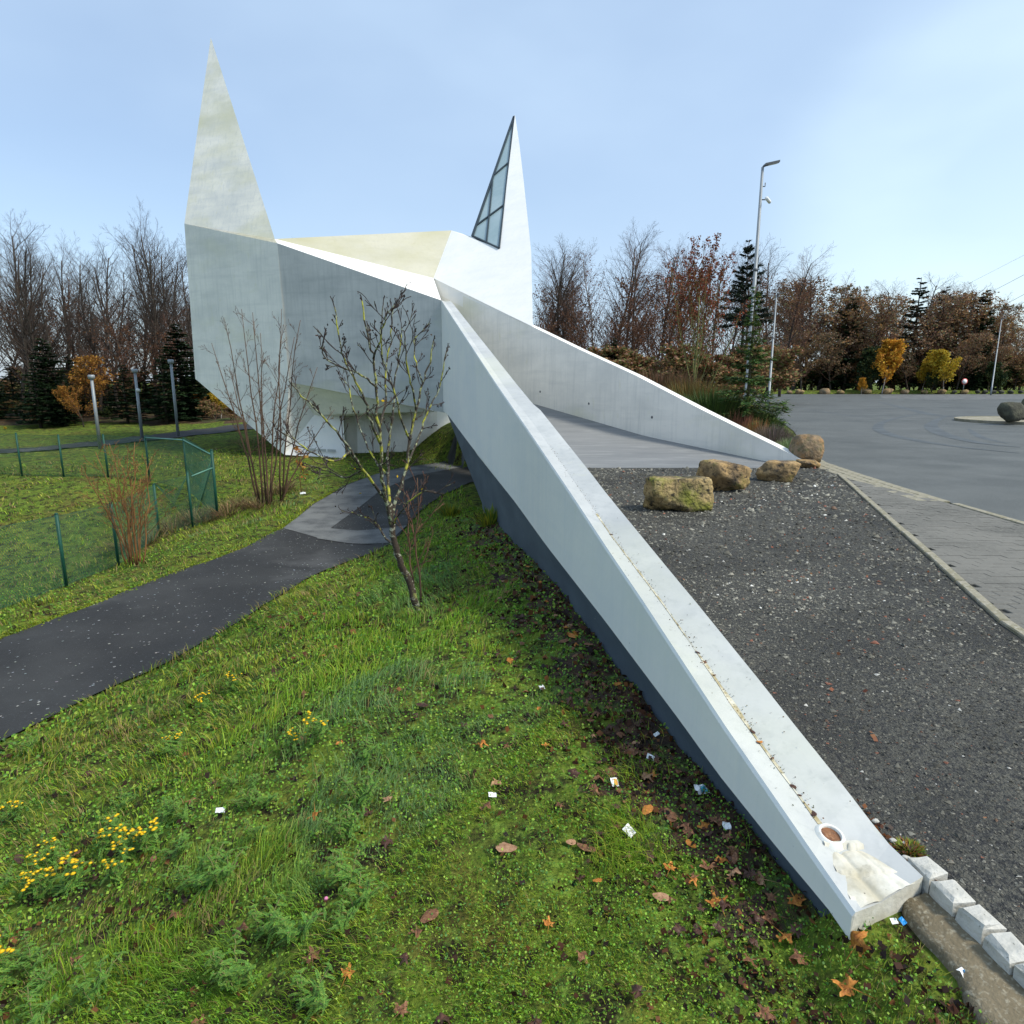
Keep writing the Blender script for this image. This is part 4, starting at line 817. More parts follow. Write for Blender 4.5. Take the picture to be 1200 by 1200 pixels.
# --- the lichen covered tree in front
def lichen_tree():
    base = on_ground(489, 716); Y0 = base.y; r = random.Random(12); root = empty('lichen_tree', base, label='small bare tree with yellow green lichen leaning on the grass bank', cat='tree'); B = base
    def PT(px, py, dy=0): return at_y(px, py, Y0 + dy) - B
    def curve(pts):
        P = []; n = len(pts)
        for i in range(n - 1):
            p0, p1, p2, p3 = pts[max(i-1,0)], pts[i], pts[i+1], pts[min(i+2,n-1)]
            for j in range(4): t = j/4; P.append(.5*((2*p1)+(-p0+p2)*t+(2*p0-5*p1+4*p2-p3)*t*t+(-p0+3*p1-3*p2+p3)*t**3) + Vector((r.gauss(0,.006), r.gauss(0,.006), 0)))
        P.append(pts[-1]); return P
    trunk = curve([PT(490,724),PT(487,706),PT(478,680,.02),PT(467,655,.0),PT(461,632,.0),PT(459,612,.0),PT(457,590,.02)])
    link('trunk', tube(trunk, [.052,.046,.042] + list(np.linspace(.040, .029, len(trunk)-3)), 9), M['lichen_trunk'], root)
    limbs = [([(459,612,0),(452,585,-.1),(447,555,-.2),(446,520,-.25),(443,490,-.3),(441,455,-.3),(437,420,-.35),(432,400,-.4),(424,352,-.4)], .030),
             ([(458,605,0),(468,575,.1),(477,545,.2),(480,515,.25),(488,480,.3),(495,450,.35),(503,425,.4),(508,400,.4)], .027),
             ([(457,592,0),(440,570,-.2),(425,550,-.4),(411,528,-.5),(398,510,-.6),(380,490,-.7),(360,470,-.8),(343,452,-.8)], .022),
             ([(458,600,0),(455,560,.2),(455,520,.4),(460,490,.5),(462,455,.55),(467,420,.6),(470,392,.6)], .022),
             ([(446,520,-.25),(435,495,-.5),(428,470,-.6),(417,448,-.7),(405,425,-.7),(398,400,-.8),(392,360,-.8)], .018),
             ([(445,500,-.28),(452,470,-.1),(452,430,0),(458,400,.1),(461,362,.1)], .016),
             ([(480,515,.25),(470,490,.0),(463,460,-.1),(452,430,-.2),(446,400,-.3),(449,357,-.3)], .015),
             ([(477,545,.2),(492,510,.5),(502,480,.6),(515,455,.7),(523,412,.7)], .017),
             ([(411,528,-.5),(395,540,-.8),(375,535,-1.0),(350,520,-1.1),(340,508,-1.1)], .013),
             ([(425,550,-.4),(405,560,-.2),(385,552,.0),(362,545,.1)], .013),
             ([(441,455,-.3),(425,440,-.5),(400,430,-.6),(380,418,-.6),(379,398,-.6)], .013),
             ([(463,640,0),(450,628,.2),(440,612,.3),(425,605,.4),(412,600,.4)], .017),
             ([(460,615,0),(470,600,-.2),(482,585,-.3),(498,575,-.4),(512,578,-.4)], .012),
             ([(488,480,.3),(483,455,.1),(478,430,.0),(474,395,-.1),(471,385,-.1)], .013),
             ([(455,560,.2),(440,540,.5),(425,510,.7),(415,480,.8),(409,455,.9),(398,440,.9)], .015),
             ([(437,420,-.35),(445,400,-.6),(452,372,-.7),(463,357,-.7)], .011),
             ([(495,450,.35),(487,425,.6),(485,400,.7),(497,385,.7)], .012)]
    spec = [(4, 3, 15, 38, .55, .15, .10, .10), (3, 1, 20, 45, .55, .25, .08, .12), (2, 0, 0, 0, 0, 0, .02, .14)]; out = [[], [], []]; ends = []
    for pts, rad in limbs:
        P = curve([PT(*q) for q in pts]); n = len(P); rr = [rad * (1 - .8 * i / n) + .0035 for i in range(n)]; rr = [q * .66 for q in rr]; link('limb', tube(P, rr, 7), M['lichen'], root)
        for c in range(7):
            u = .2 + .75 * (c + r.random()) / 7; k = min(int(u * (n-1)), n-2); p = P[k].lerp(P[k+1], r.random()); d = (P[k+1]-P[k]).normalized(); ax = d.orthogonal().normalized(); ax.rotate(Matrix.Rotation(c*2.4 + r.random(), 3, d)); d.rotate(Matrix.Rotation(math.radians(r.uniform(25, 60)), 3, ax))
            grow(r, p, d, r.uniform(.12, .32), max(rr[k] * .42, .0045), 0, spec, out, ends, .5)
        for _ in range(1): grow(r, P[-1], (P[-1]-P[-2]).normalized(), r.uniform(.04, .10), rr[-1], 0, spec, out, ends, .5)
    S = [s for l in out for s in l]; link('twigs', np_mesh(*prisms(S, 4)), M['twig_dark'], root)
    rg = np.random.default_rng(5); E = np.array([e[0] for e in ends]); i = rg.integers(0, len(E), 260); 
    V, F, c = leaf_quads(E[i] + rg.normal(0, .01, (260, 3)), .022, jitter_cols([(.03,.02,.015), (.05,.03,.02)], 260, rg), rg, .9, (1, .9)); link('buds', np_mesh(V, F, cols=c), M['leaf'], root)
    link('yellow_leaves', np_mesh(*(lambda a: (a[0], a[1]))(leaf_quads(np.array([PT(*q) for q in ((447,536,-.2),(424,578,.3),(451,470,-.3),(411,526,-.5),(415,551,-.2),(494,572,-.4),(466,560,.1),(402,572,.1))]), .04, np.ones((8,3)), rg, .6)[:2])), M['yellow'], root)
lichen_tree()
# --- planting bed right of the far ramp wall
def spruce_near():
    me = conifer_mesh(21, 4.6, 1.75, [(.05,.12,.03), (.075,.16,.04), (.03,.07,.02), (.11,.17,.04), (.12,.12,.03)], droop=.30, gap=.27, start=.05, dense=1.7, pw=1.7)
    p = at_y(874, 500, 18.5); o = empty('spruce_tree', (p.x, 18.5, -.03), label='young green spruce in the bed right of the far ramp wall', cat='tree')
    for n_, m_, mt in zip(CP_, me, (M['bark_green'], M['bark'], M['needle'])): link(n_, m_, mt, o)
    h = tops(873, 334, 18.5)[1]; s = h / 4.6; o.scale = (s * .92, s * .92, s)
spruce_near()
tv, cv, lv = tree_meshes(91, 8, [(3, 22, 10, 24, 1.0, .02, .02, .03), (8, 9, 18, 38, .30, .25, .05, .05), (4, 4, 20, 45, .5, .2, .05, .1), (2, 0, 0, 0, 0, 0, 0, .1)], .12, leafcols=BROWN + [(.24,.05,.03), (.28,.07,.03)], nleaf=7500, lsize=.12, leaf_range=(.38, 1.6))
tv.materials.append(M['stem_green']); cv.materials.append(M['stem_green']); lv.materials.append(M['leaf']); KINDS['multi'] = [(tv, cv, lv)]
zmax = max(v.co.z for v in cv.vertices)
x, h = tops(822, 272, 32); place('multi', 0, 'leafy_tree', x, 32, h, zmax, 'many stemmed tree with dark red leaves behind the spruce bed', 'tree', rz=.4, wide=.95)
def tuft(name, px, py, Y, w, h, cols, n, label, cat, blade=.02, m='leaf', up=1.0, seed=1, z=-.03, twig=None, group=None):
    rg = np.random.default_rng(seed); p = at_y(px, py, Y); a = rg.uniform(0, 2*math.pi, n); rad = np.sqrt(rg.random(n)) ; bx = np.cos(a)*rad*w*.45; by = np.sin(a)*rad*w*.45
    hh = h * (1 - .55 * rad**2) * rg.uniform(.55, 1.1, n); out = rg.uniform(.1, .9, n) * w * .3 * up
    b = np.stack([bx, by, np.zeros(n)], 1); t = b + np.stack([np.cos(a)*out + rg.normal(0,.05*w,n), np.sin(a)*out + rg.normal(0,.05*w,n), hh], 1); mid_ = b*.45 + t*.55 + [0,0,.04*h] 
    s = np.stack([-np.sin(a), np.cos(a), np.zeros(n)], 1) * (blade*.5)
    V = np.stack([b-s*.6, b+s*.6, mid_+s, mid_-s, t], 1).reshape(-1, 3); i = (np.arange(n)*5)[:, None]; F3 = np.concatenate([i+[0,1,2], i+[0,2,3], i+[3,2,4]], 0)
    root = empty(name, (p.x, Y, z), label=label, cat=cat, group=group); link('foliage', np_mesh(V, F3, cols=np.repeat(jitter_cols(cols, n, rg, .35), 5, 0)), M[m], root)
    k = 60; q = rg.integers(0, n, k); S = np.concatenate([b[q]*.3, mid_[q], np.full((k,1), .006), np.full((k,1), .003)], 1); link('stems', np_mesh(*prisms(S, 3)), M['stem_brown'], root)
    return root
for a in [('heather_shrub', 864, 495, 18.2, 1.3, .98, [(.24,.10,.07), (.18,.08,.05), (.30,.15,.09)], 2600, 'reddish brown low shrub at the foot of the spruce', 'shrub', .018, 'leaf', 1., 1),
          ('heather_shrub', 905, 520, 16.3, 1.2, .72, [(.16,.13,.11), (.20,.15,.13), (.13,.11,.07)], 2600, 'grey mauve heather shrub left of the round boulder', 'shrub', .014, 'leaf', 1., 2),
          ('lavender_shrub', 926, 530, 14.8, .62, .50, [(.20,.27,.13), (.28,.34,.18), (.15,.22,.08)], 1500, 'small pale green shrub touching the round boulder', 'shrub', .014, 'leaf', 1.2, 3),
          ('low_shrub', 888, 513, 17.0, .8, .80, [(.34,.16,.05), (.26,.13,.05), (.16,.13,.05)], 1200, 'orange brown low shrub between the two heathers', 'shrub', .02, 'leaf', 1., 4),
          ('juniper_shrub', 836, 480, 19.6, 2.4, 1.55, [(.05,.09,.02), (.08,.12,.03), (.04,.07,.02)], 6000, 'spreading dark green juniper left of the spruce', 'shrub', .03, 'needle', 1.6, 5),
          ('low_shrub', 812, 462, 22.5, 2.4, 1.9, [(.16,.11,.03), (.20,.13,.04), (.09,.09,.03)], 4200, 'yellow brown shrub at the far end of the planting bed', 'shrub', .03, 'leaf', 1.3, 6),
          ('low_shrub', 778, 452, 26, 3.4, 2.3, [(.13,.07,.04), (.17,.09,.05), (.08,.06,.03)], 5200, 'dull brown thicket just above the far ramp wall', 'shrub', .04, 'leaf', 1.3, 7),
          ('juniper_shrub', 895, 498, 18.9, 1.0, .95, [(.05,.09,.02), (.08,.12,.03)], 1500, 'low green juniper right of the spruce trunk', 'shrub', .025, 'needle', 1.6, 8),
          ('moss_tuft', 1092, 1012, 2.36, .085, .03, [(.20,.26,.03), (.12,.18,.03), (.32,.14,.04)], 420, 'little green and red weed tuft in the gravel by the setts', 'plant', .005, 'leaf', 1.5, 9)]:
    o = tuft(*a)
o.location = (PA + .40 - PK * 2.10, 2.10, 0)
# ------------------------------------------------------------------ boulders
def boulder_mesh(size, seed, m, cuts=9, rough=.05, boxy=.55, sub=4):
    import bmesh
    r = random.Random(seed); bm = bmesh.new(); bmesh.ops.create_icosphere(bm, subdivisions=sub, radius=1)
    pl = [(Vector((r.gauss(0,1), r.gauss(0,1), r.gauss(0,.8))).normalized(), r.uniform(.62, .85)) for _ in range(cuts)] + [(Vector((0,0,1)), r.uniform(.7,.85))]
    for v in bm.verts:
        p = v.co.normalized(); e = max(abs(p.x), abs(p.y), abs(p.z)); p = p * (1 / e) ** boxy * .86
        for n_, d in pl:
            q = p.dot(n_) - d
            if q > 0: p -= n_ * q * .9
        o = Vector((seed * 3.1, 0, 0)); p += p.normalized() * (mn.fractal(p * 1.6 + o, 1, 2, 4) * rough * 1.5 + mn.fractal(p * 6 + o, 1, 2, 4) * rough * .7)
        v.co = Vector((p.x * size[0] / 2, p.y * size[1] / 2, p.z * size[2] / 2))
    me = bpy.data.meshes.new('boulder'); bm.to_mesh(me); bm.free(); me.polygons.foreach_set('use_smooth', [True]*len(me.polygons)); me.materials.append(m); return me
def boulder(px, py, size, seed, m, label, rz=0, z=0, group=None, Y=None, **k):
    p = at_z(px, py, z); 
    if Y: p = at_y(px, py, Y)
    me = boulder_mesh(size, seed, m, **k); o = link('boulder', me, None, None); o.location = (p.x, p.y + size[1] * .42, z + size[2] * .40); o.rotation_euler = (0, 0, rz); return tag(o, label=label, cat='boulder', group=group)
boulder(799, 601, (1.02, .62, .56), 3, M['rock_green'], 'long mossy boulder nearest the ramp wall on the gravel', .12, cuts=6, boxy=.8, rough=.055)
boulder(854, 578, (.80, .72, .60), 8, M['rock'], 'brown angular boulder in the middle of the three on the gravel', .3, cuts=7, boxy=.7)
boulder(917, 565.5, (.82, .60, .43), 11, M['rock'], 'flat topped orange brown boulder in front of the wall tip', -.1, cuts=6, boxy=.85)
boulder(951, 547, (.72, .70, .80), 17, M['rock_brown'], 'tall round brown boulder beside the tip of the far ramp wall', .2, cuts=4, boxy=.3, rough=.04)
bb = boulder(951, 549, (.52, .45, .20), 19, M['rock'], 'small flat ochre stone wedged under the tall round boulder', .1, cuts=4, boxy=.5)
# island at the right of the road
def island():
    c = at_z(1215, 494); k = 40; V = []; 
    for rr, z in ((2.7, -.01), (2.7, .10), (2.45, .11), (2.45, .09)):
        for j in range(k): a = 2*math.pi*j/k; V.append((c.x + rr*math.cos(a)*1.15, c.y + rr*math.sin(a), z))
    F = []
    for i in range(3):
        for j in range(k): F.append((i*k+j, i*k+(j+1)%k, (i+1)*k+(j+1)%k, (i+1)*k+j))
    tag(link('traffic_island', mesh(V, F + [tuple(range(3*k, 4*k))]), M['kerb']), kind='structure')
island()
for px, py, s_, sd, lab in ((1192,495,(1.15,.9,1.0),31,'large dark boulder on the round traffic island at the right'),(1216,492,(1.3,1.,1.1),32,'second dark boulder on the traffic island behind the first')):
    boulder(px, py, s_, sd, M['rock_dark'], lab, .4, .1, sub=3)
far_rock = [(868+0,466,0)]
rocks = [(937,1.5,'rock'),(967,1.9,'rock_brown'),(985,1.2,'rock'),(1015,1.7,'rock'),(1040,1.9,'rock'),(1060,1.3,'rock_brown'),(1083,1.2,'rock'),(1103,1.4,'rock'),(1118,.9,'rock_dark'),(1130,1.3,'rock'),(1145,.9,'rock_dark'),(1154,.9,'rock_dark'),(1164,.9,'rock_dark'),(1173,.9,'rock_dark'),(1184,.9,'rock_dark'),(1196,.9,'rock_dark'),(1210,.9,'rock_dark'),(925,1.0,'rock_brown')]
rm = [[boulder_mesh((1, .8, .62), 40 + i, M[k], sub=2) for i in range(3)] for k in ('rock', 'rock_brown', 'rock_dark')]; ki = {'rock': 0, 'rock_brown': 1, 'rock_dark': 2}
for i, (px, w, k) in enumerate(rocks):
    p = at_y(px, 461, 90.9 + (i % 3) * .15); o = link('boulder', rm[ki[k]][i % 3], None, None); o.location = (p.x, p.y, .28); o.scale = (w, w, w * 1.05 if k == 'rock_dark' else w); o.rotation_euler = (0, 0, i * 1.7)
    tag(o, label={'rock': 'pale boulder in the row along the far edge of the road', 'rock_brown': 'brown boulder in the row along the far edge of the road', 'rock_dark': 'small dark boulder at the right of the row beyond the road'}[k], cat='boulder', group='boulders along the far edge of the road')
# verge beyond the road
def verge():
    V = []; F = []; xs = np.linspace(20, 200, 120); yy = [91.2, 91.6, 94, 97, 101]; zz = [-.03, .18, .45, .35, .4]
    for x in xs:
        for y, z in zip(yy, zz): V.append((x, y + .15 * math.sin(x * .9), z + .05 * math.sin(x * 1.7 + y)))
    for i in range(len(xs) - 1):
        for j in range(4): a = i*5+j; F.append((a, a+1, a+6, a+5)[::-1])
    tag(link('grass_verge', mesh(V, F, True), M['ground']), kind='structure')
verge()
def wood_floor():
    V = []; F = []; xs = np.linspace(-90, 12, 90); ys_ = np.linspace(0, 60, 24)
    for i, x in enumerate(xs):
        for j, y in enumerate(ys_): Y = 38.5 + 1.2 * math.sin(x * .4) + .5 * math.sin(x * 1.3) + (4 if x > -16 else 0) + y; V.append((x, Y, (hz(x, Y) + (.06 if j else -.1) + .06 * math.sin(x * 2 + Y))))
    for i in range(len(xs) - 1):
        for j in range(23): a = i*24+j; F.append((a, a+24, a+25, a+1))
    tag(link('woodland_floor', mesh(V, F, True), mat('leaf_floor', (.075, .045, .022), [((.035, .03, .015), .8, .4, .65, 6, I3), ((.14, .08, .03), 3, .52, .7, 6, I3), ((.05, .08, .02), .35, .55, .7, 5, I3)], rough=.95, bump=(6, 1, .1))), kind='structure')
wood_floor()
# ------------------------------------------------------------------ lamp posts, sign, cables
def lamp_tall(px_t, py_t, px_b, Y, label, bracket=True):
    x = at_y(px_b, 470, Y).x; top = at_y(px_t, py_t, Y).z; root = empty('street_lamp', (x, Y, -.03), label=label, cat='street lamp'); h = top + .03
    link('pole', tube([(0,0,0),(0,0,h*.12),(0,0,h*.121),(0,0,h)], [.105,.10,.085,.045], 12), M['steel'], root)
    link('arm', tube([(0,0,h-.03),(.03,0,h+.03),(.14,0,h+.07)], [.04,.036,.032], 8), M['dark_steel'], root)
    v, f = box_vf(.06, .56, -.12, .12, 0, .065); me = mesh(v, f); 
    for q in me.vertices: q.co.z += (q.co.x - .06) * .22; q.co.y *= 1 - (q.co.x - .06) * .6
    hd = link('lamp_head', me, M['dark_steel'], root); hd.location = (0, 0, h + .04)
    v, f = box_vf(.18, .5, -.07, .07, -.01, .012); me = mesh(v, f)
    for q in me.vertices: q.co.z += (q.co.x - .06) * .22
    link('lens', me, M['lens'], hd)
    if bracket:
        b = link('camera_bracket', tube([(0,0,h-1.05),(.22,0,h-1.05),(.22,0,h-.95)], .02, 6), M['dark_steel'], root)
        b = link('camera', tube([(.17,-.1,h-1.02),(.38,.12,h-1.1)], .06, 8), M['paper'], root)
        link('bracket', tube([(0,0,h-.62),(.13,0,h-.62),(.13,0,h-.5)], .018, 6), M['dark_steel'], root)
    link('collar', tube([(0,0,h*.62),(0,0,h*.63)], [.075,.075], 12), M['dark_steel'], root)
    return root
# (lamps)
lamp_tall(891.5, 196, 874.5, 24.5, 'tall grey street lamp with camera bracket rising behind the spruce')
lamp_tall(903, 346, 900.5, 46, 'second street lamp just right of the tall one and further off', False)
lamp_tall(1164, 374, 1160, 84, 'far pale lamp post at the right before the wood', False)
def park_lamp(px, py, pt, z0, label, extra=False):
    p = at_z(px, py, z0); Y = p.y; h = at_y(px, pt, Y).z - z0; root = empty('park_lamp', (p.x, Y, hz(p.x, Y)), label=label, cat='lamp post'); h = h + z0 - hz(p.x, Y)
    link('pole', tube([(0,0,0),(0,0,h*.97)], [.075,.06], 10), M['steel'], root)
    link('lamp_head', tube([(0,0,h*.95),(0,0,h*.96),(0,0,h),(0,0,h+.03)], [.07,.13,.14,.10], 14), M['steel'], root)
    if extra: link('floodlight', tube([(.05,-.05,h*.72),(.16,-.16,h*.70)], [.06,.10], 10), M['lens'], root)
park_lamp(118, 529, 440, -1.3, 'left of three short grey lamp posts on the lawn before the wood')
park_lamp(167, 516, 433, -1.1, 'middle of three short lamp posts, with a small floodlight on it', True)
park_lamp(209, 512, 422, -1.0, 'right of three short lamp posts, nearest the church tower')
sr = empty('road_sign', (*at_y(1130, 447, 91)[:2], .1), label='small round white and red sign on a post beyond the road', cat='sign')
link('post', tube([(0,0,0),(0,0,1.9)], .05, 6), M['steel'], sr); link('disc', tube([(0,-.05,1.6),(0,-.08,1.6)], .42, 16), mat('red_sign', (.55,.12,.12)), sr); link('face', tube([(0,-.085,1.6),(0,-.10,1.6)], .31, 16), M['paper'], sr)
for i, (p0, p1) in enumerate((((1128,336),(1200,299)),((1160,343),(1200,322)),((1176,358),(1200,345)),((1180,364),(1200,354.5)))):
    a = at_y(*p0, 108); b = at_y(p1[0], p1[1], 88); d = b - a; P = [a + d * t - Vector((0, 0, .4 * math.sin(math.pi * min(t, 1)) )) * 0 for t in np.linspace(-.35, 4, 14)]
    link('power_line', tube(P, .022 if i else .012, 4), M['cable'], None, label=['thin uppermost power line against the bright sky at the right', 'second power line from the top at the right edge', 'third power line from the top at the right edge', 'lowest power line entering at the right edge'][i], cat='cable')
# ------------------------------------------------------------------ green chain link fence
def fence():
    root = empty('chain_link_fence', (0, 0, 0), label='green chain link fence around the hollow left of the path', cat='fence')
    near = [((78,688),1.32),((139,663),1.30),((187,630),1.28),((226,619),1.42),((255,606),1.75)]
    P = [(on_ground(*a), h) for a, h in near]; d = P[0][0] - P[1][0]; d.z = 0; d.normalize()
    first = [(P[0][0] + Vector((d.x*2.3*k, d.y*2.3*k, 0)), 1.32) for k in (4, 3, 2, 1)]
    farp = [(on_ground(*a), h) for a, h in (((221,577),1.62),((176,566),1.42),((127,560),1.38),((75,560),1.40),((26,558),1.42))]; d = farp[-1][0] - farp[-2][0]
    farp += [(farp[-1][0] + d * k, 1.4) for k in (1, 2, 3, 4)]
    allp = first + P + farp; allp = [(Vector((p.x, p.y, hz(p.x, p.y))), h) for p, h in allp]
    for i, (p, h) in enumerate(allp):
        t = (1.3 if i == len(first) + 4 else 1)
        q = link('post', tube([(0,0,-.1),(0,0,h)], .030 * t, 8), M['green_paint'], root); q.location = p
        c = link('cap', tube([(0,0,h),(0,0,h+.02)], [.033*t,.02*t], 8), M['green_paint'], q)
    W = []
    for (a, ha), (b, hb) in zip(allp[:-1], allp[1:]):
        L = math.hypot(b.x-a.x, b.y-a.y); n_ = int(L / .055); hm = (ha + hb) / 2 - .04
        for k in range(n_):
            t0 = k / n_; run = hm / L * .9
            for s in (1, -1):
                t1 = t0 + s * run; u0, u1, z0, z1 = t0, t1, 0.0, 1.0
                if t1 > 1: z1 = (1 - t0) / run; u1 = 1
                if t1 < 0: z1 = t0 / run; u1 = 0
                p = a.lerp(b, u0); q = a.lerp(b, u1); W.append((p.x, p.y, p.z + .02 + z0*hm, q.x, q.y, q.z + .02 + z1*hm, .0030, .0030))
                if z1 < 1:
                    # the wire that starts on the post above and runs on
                    u2 = 1 - u1; p2 = a.lerp(b, u1); q2 = a.lerp(b, min(max(u1 - s*run*(1-z1), 0), 1)); W.append((p2.x, p2.y, p2.z + .02 + z1*hm, q2.x, q2.y, q2.z + .02 + hm, .0030, .0030))
        for z in (.05, hm * .5, hm): W.append((a.x, a.y, a.z + z, b.x, b.y, b.z + z, .003, .003))
    tag(link('wire_mesh', np_mesh(*prisms(W, 3)), M['wire'], root), kind='stuff')
    c = allp[len(first) + 4][0]; hc = 1.75; f1, f2 = allp[len(first) + 5], allp[len(first) + 6]
    link('top_rail', tube([c + Vector((0,0,hc-.12)), f1[0] + Vector((0,0,f1[1]-.05)), f2[0] + Vector((0,0,f2[1]-.02))], .022, 8), M['rail'], root)
    n4 = allp[len(first) + 3][0]
    link('brace', tube([c + Vector((0,0,hc-.45)), n4.lerp(c, .15) + Vector((0,0,1.28))], .02, 8), M['rail'], root)
    link('brace', tube([c + Vector((0,0,hc-.3)), f1[0].lerp(c, .5) + Vector((0,0,.1))], .02, 8), M['rail'], root)
fence()
for i, (px, py) in enumerate([(x, 640 - (x - 150) * .33 + random.uniform(-5, 7)) for x in range(150, 345, 13)]):
    p = on_ground(px, py); tuft('dry_weeds', px, py, p.y, .9, random.uniform(.2, .5), [(.30,.20,.09), (.36,.27,.13), (.18,.12,.06), (.18,.20,.05)], 130, 'dry brown weeds along the foot of the green fence', 'plant', .014, 'leaf', 1.6, 100 + i, z=p.z, group='dry weeds along the green fence').location = p
# ------------------------------------------------------------------ ground cover (stuff)
def scatter(n, r0, r1, a0, a1, g):
    r = r0 * (r1 / r0) ** g.random(n); a = g.uniform(a0, a1, n); return r * np.sin(a), r * np.cos(a), r
def fbm(X, Y, s, seed):
    rs = np.random.default_rng(seed); o = np.zeros(len(X)); amp = 1; tot = 0
    for k in range(4):
        for j in range(3):
            t = rs.uniform(0, 2*math.pi); f = s * 2**k * rs.uniform(.7, 1.3); o += amp * np.sin((X * math.cos(t) + Y * math.sin(t)) * f + rs.uniform(0, 6.28) + 1.2 * o); tot += amp
        amp *= .6
    return .5 + .9 * o / tot
PAL = np.array([[.12,.26,.014], [.19,.36,.02], [.27,.39,.03], [.34,.36,.045], [.07,.16,.02]])
def lawn_mask(X, Y, m=.03):
    s1 = X - (PA - PK * Y); s2 = (X - FW0.x) * _fn.x + (Y - FW0.y) * _fn.y
    ok = ~in_path(X, Y, -m) & (X < 9)
    lim = np.where(Y < 1.86, s1 < .18, s1 < .04); lim = np.where(Y > 10.5, X < PA - PK * Y + .3, lim); return ok & lim
def grass():
    g = np.random.default_rng(11)
    X, Y, r = scatter(440000, 1.0, 30, -.95, .95, g); sw = PA - PK * Y - X; k = lawn_mask(X, Y, .09 * fbm(X, Y, 3, 71)) & (g.random(len(X)) < np.clip(.15 + 1.3 * fbm(X, Y, 1.5, 9), .2, 1) * np.clip((fbm(X, Y, 6.5, 19) - .28) * 4, .12, 1) * np.where((Y < 12) & (Y > 2.1), np.clip(sw / .55 + .35 * (fbm(X, Y, 5, 33) - .4), .10, 1), 1)); X, Y, r = X[k], Y[k], r[k]; Z = height(X, Y); n = len(X)
    long_ = np.clip(fbm(X, Y, 1.1, 3) * 1.6 - .55, 0, 1) * sstep(X * -1, -.2, 1.2) + 1.1 * (sstep(fbm(X, Y, 3.4, 21), .62, .76))
    h = (.021 + .040 * np.clip(long_, 0, 1)) * g.uniform(.6, 1.5, n) * np.clip(r / 2.5, .9, 1.5); w = np.maximum(.0026, .00105 * r) * g.uniform(.7, 1.3, n)
    a = g.uniform(0, 2*math.pi, n); comb = .9 + 1.4 * fbm(X, Y, .8, 5); lean = g.uniform(.2, 1.1, n) * h
    lx = np.cos(a) * lean + .45 * np.sin(comb * 6) * h; ly = np.sin(a) * lean + .35 * np.cos(comb * 5) * h - .15 * h
    yel = .65 * fbm(X, Y, .9, 7) + .35 * fbm(X, Y, 4, 17) + .25 * sstep(-X, 1.2, 4); teal = sstep(fbm(X, Y, .75, 31), .74, .9)
    i = np.clip((yel * 4.6 + g.normal(0, .9, n)).astype(int), 0, 4); i = np.where(g.random(n) < .12, 4, i); c = PAL[np.clip(i, 0, 4)] * g.uniform(.65, 1.35, (n, 1))
    c = c * (1 - teal[:, None] * .7) + np.array([.14,.27,.12]) * teal[:, None] * .7
    dry = g.random(n) < .05 + .16 * sstep(-X, 1, 4) + .25 * (fbm(X, Y, 1.9, 41) > .66); c[dry] = np.array([.32,.24,.10]) * g.uniform(.6, 1.2, (dry.sum(), 1))
    s = np.stack([-np.sin(a), np.cos(a), np.zeros(n)], 1) * (w / 2)[:, None]; b = np.stack([X, Y, Z - .004], 1); t = b + np.stack([lx, ly, h], 1); m_ = b * .5 + t * .5 + np.stack([-.2*lx, -.2*ly, .14*h], 1)
    V = np.stack([b - s, b + s, m_ + s*.8, m_ - s*.8, t], 1).reshape(-1, 3); q = (np.arange(n)*5)[:, None]; F = np.concatenate([q+[0,1,2], q+[0,2,3], q+[3,2,4]], 0)
    tag(link('grass', np_mesh(V, F, cols=np.repeat(c, 5, 0)), M['grass']), label='short green grass covering the bank between path and wall', kind='stuff')
    # clover and small broad leaves
    X, Y, r = scatter(170000, 1.0, 16, -.95, .95, g); k = lawn_mask(X, Y) & (g.random(len(X)) < np.clip(fbm(X, Y, 2.2, 14) * 1.5, .08, 1)); X, Y, r = X[k], Y[k], r[k]; n = len(X); Z = height(X, Y) + g.uniform(.004, .035, n)
    c = np.array([[.14,.32,.03], [.21,.41,.04], [.29,.43,.06], [.10,.24,.05]])[g.integers(0, 4, n)] * g.uniform(.6, 1.3, (n, 1))
    V, F, c = leaf_quads(np.stack([X, Y, Z], 1), .010 * np.clip(r / 2.2, .8, 3.5), c, g, .45, (1, .85))
    tag(link('clover', np_mesh(V, F, cols=c), M['grass']), label='carpet of clover and small broad leaved weeds in the grass', kind='stuff')
    # rotting leaf litter: sparse over the bank, thick along the foot of the wall
    X, Y, r = scatter(60000, 1.0, 14, -.95, .95, g); s1 = (PA - PK * Y) - X; dens = .045 + 1.3 * np.exp(-(s1 / .42) ** 2) * np.clip(fbm(X, Y, 3, 2) * 1.5, .2, 1) + .22 * (fbm(X, Y, 2.0, 44) > .70)
    k = lawn_mask(X, Y) & (g.random(len(X)) < dens); X, Y, r = X[k], Y[k], r[k]; n = len(X); Z = height(X, Y) + g.uniform(.004, .022, n)
    c = np.array([[.05,.024,.014], [.09,.035,.018], [.035,.02,.014], [.17,.07,.025], [.028,.018,.016]])[g.integers(0, 5, n)] * g.uniform(.6, 1.4, (n, 1))
    V, F, c = leaf_quads(np.stack([X, Y, Z], 1), .030 * np.clip(r / 3, .8, 2), c, g, .5, (1, 1.1))
    tag(link('leaf_litter', np_mesh(V, F, cols=c), M['leaf']), label='dark rotting leaves scattered in the grass and along the wall foot', kind='stuff')
grass()
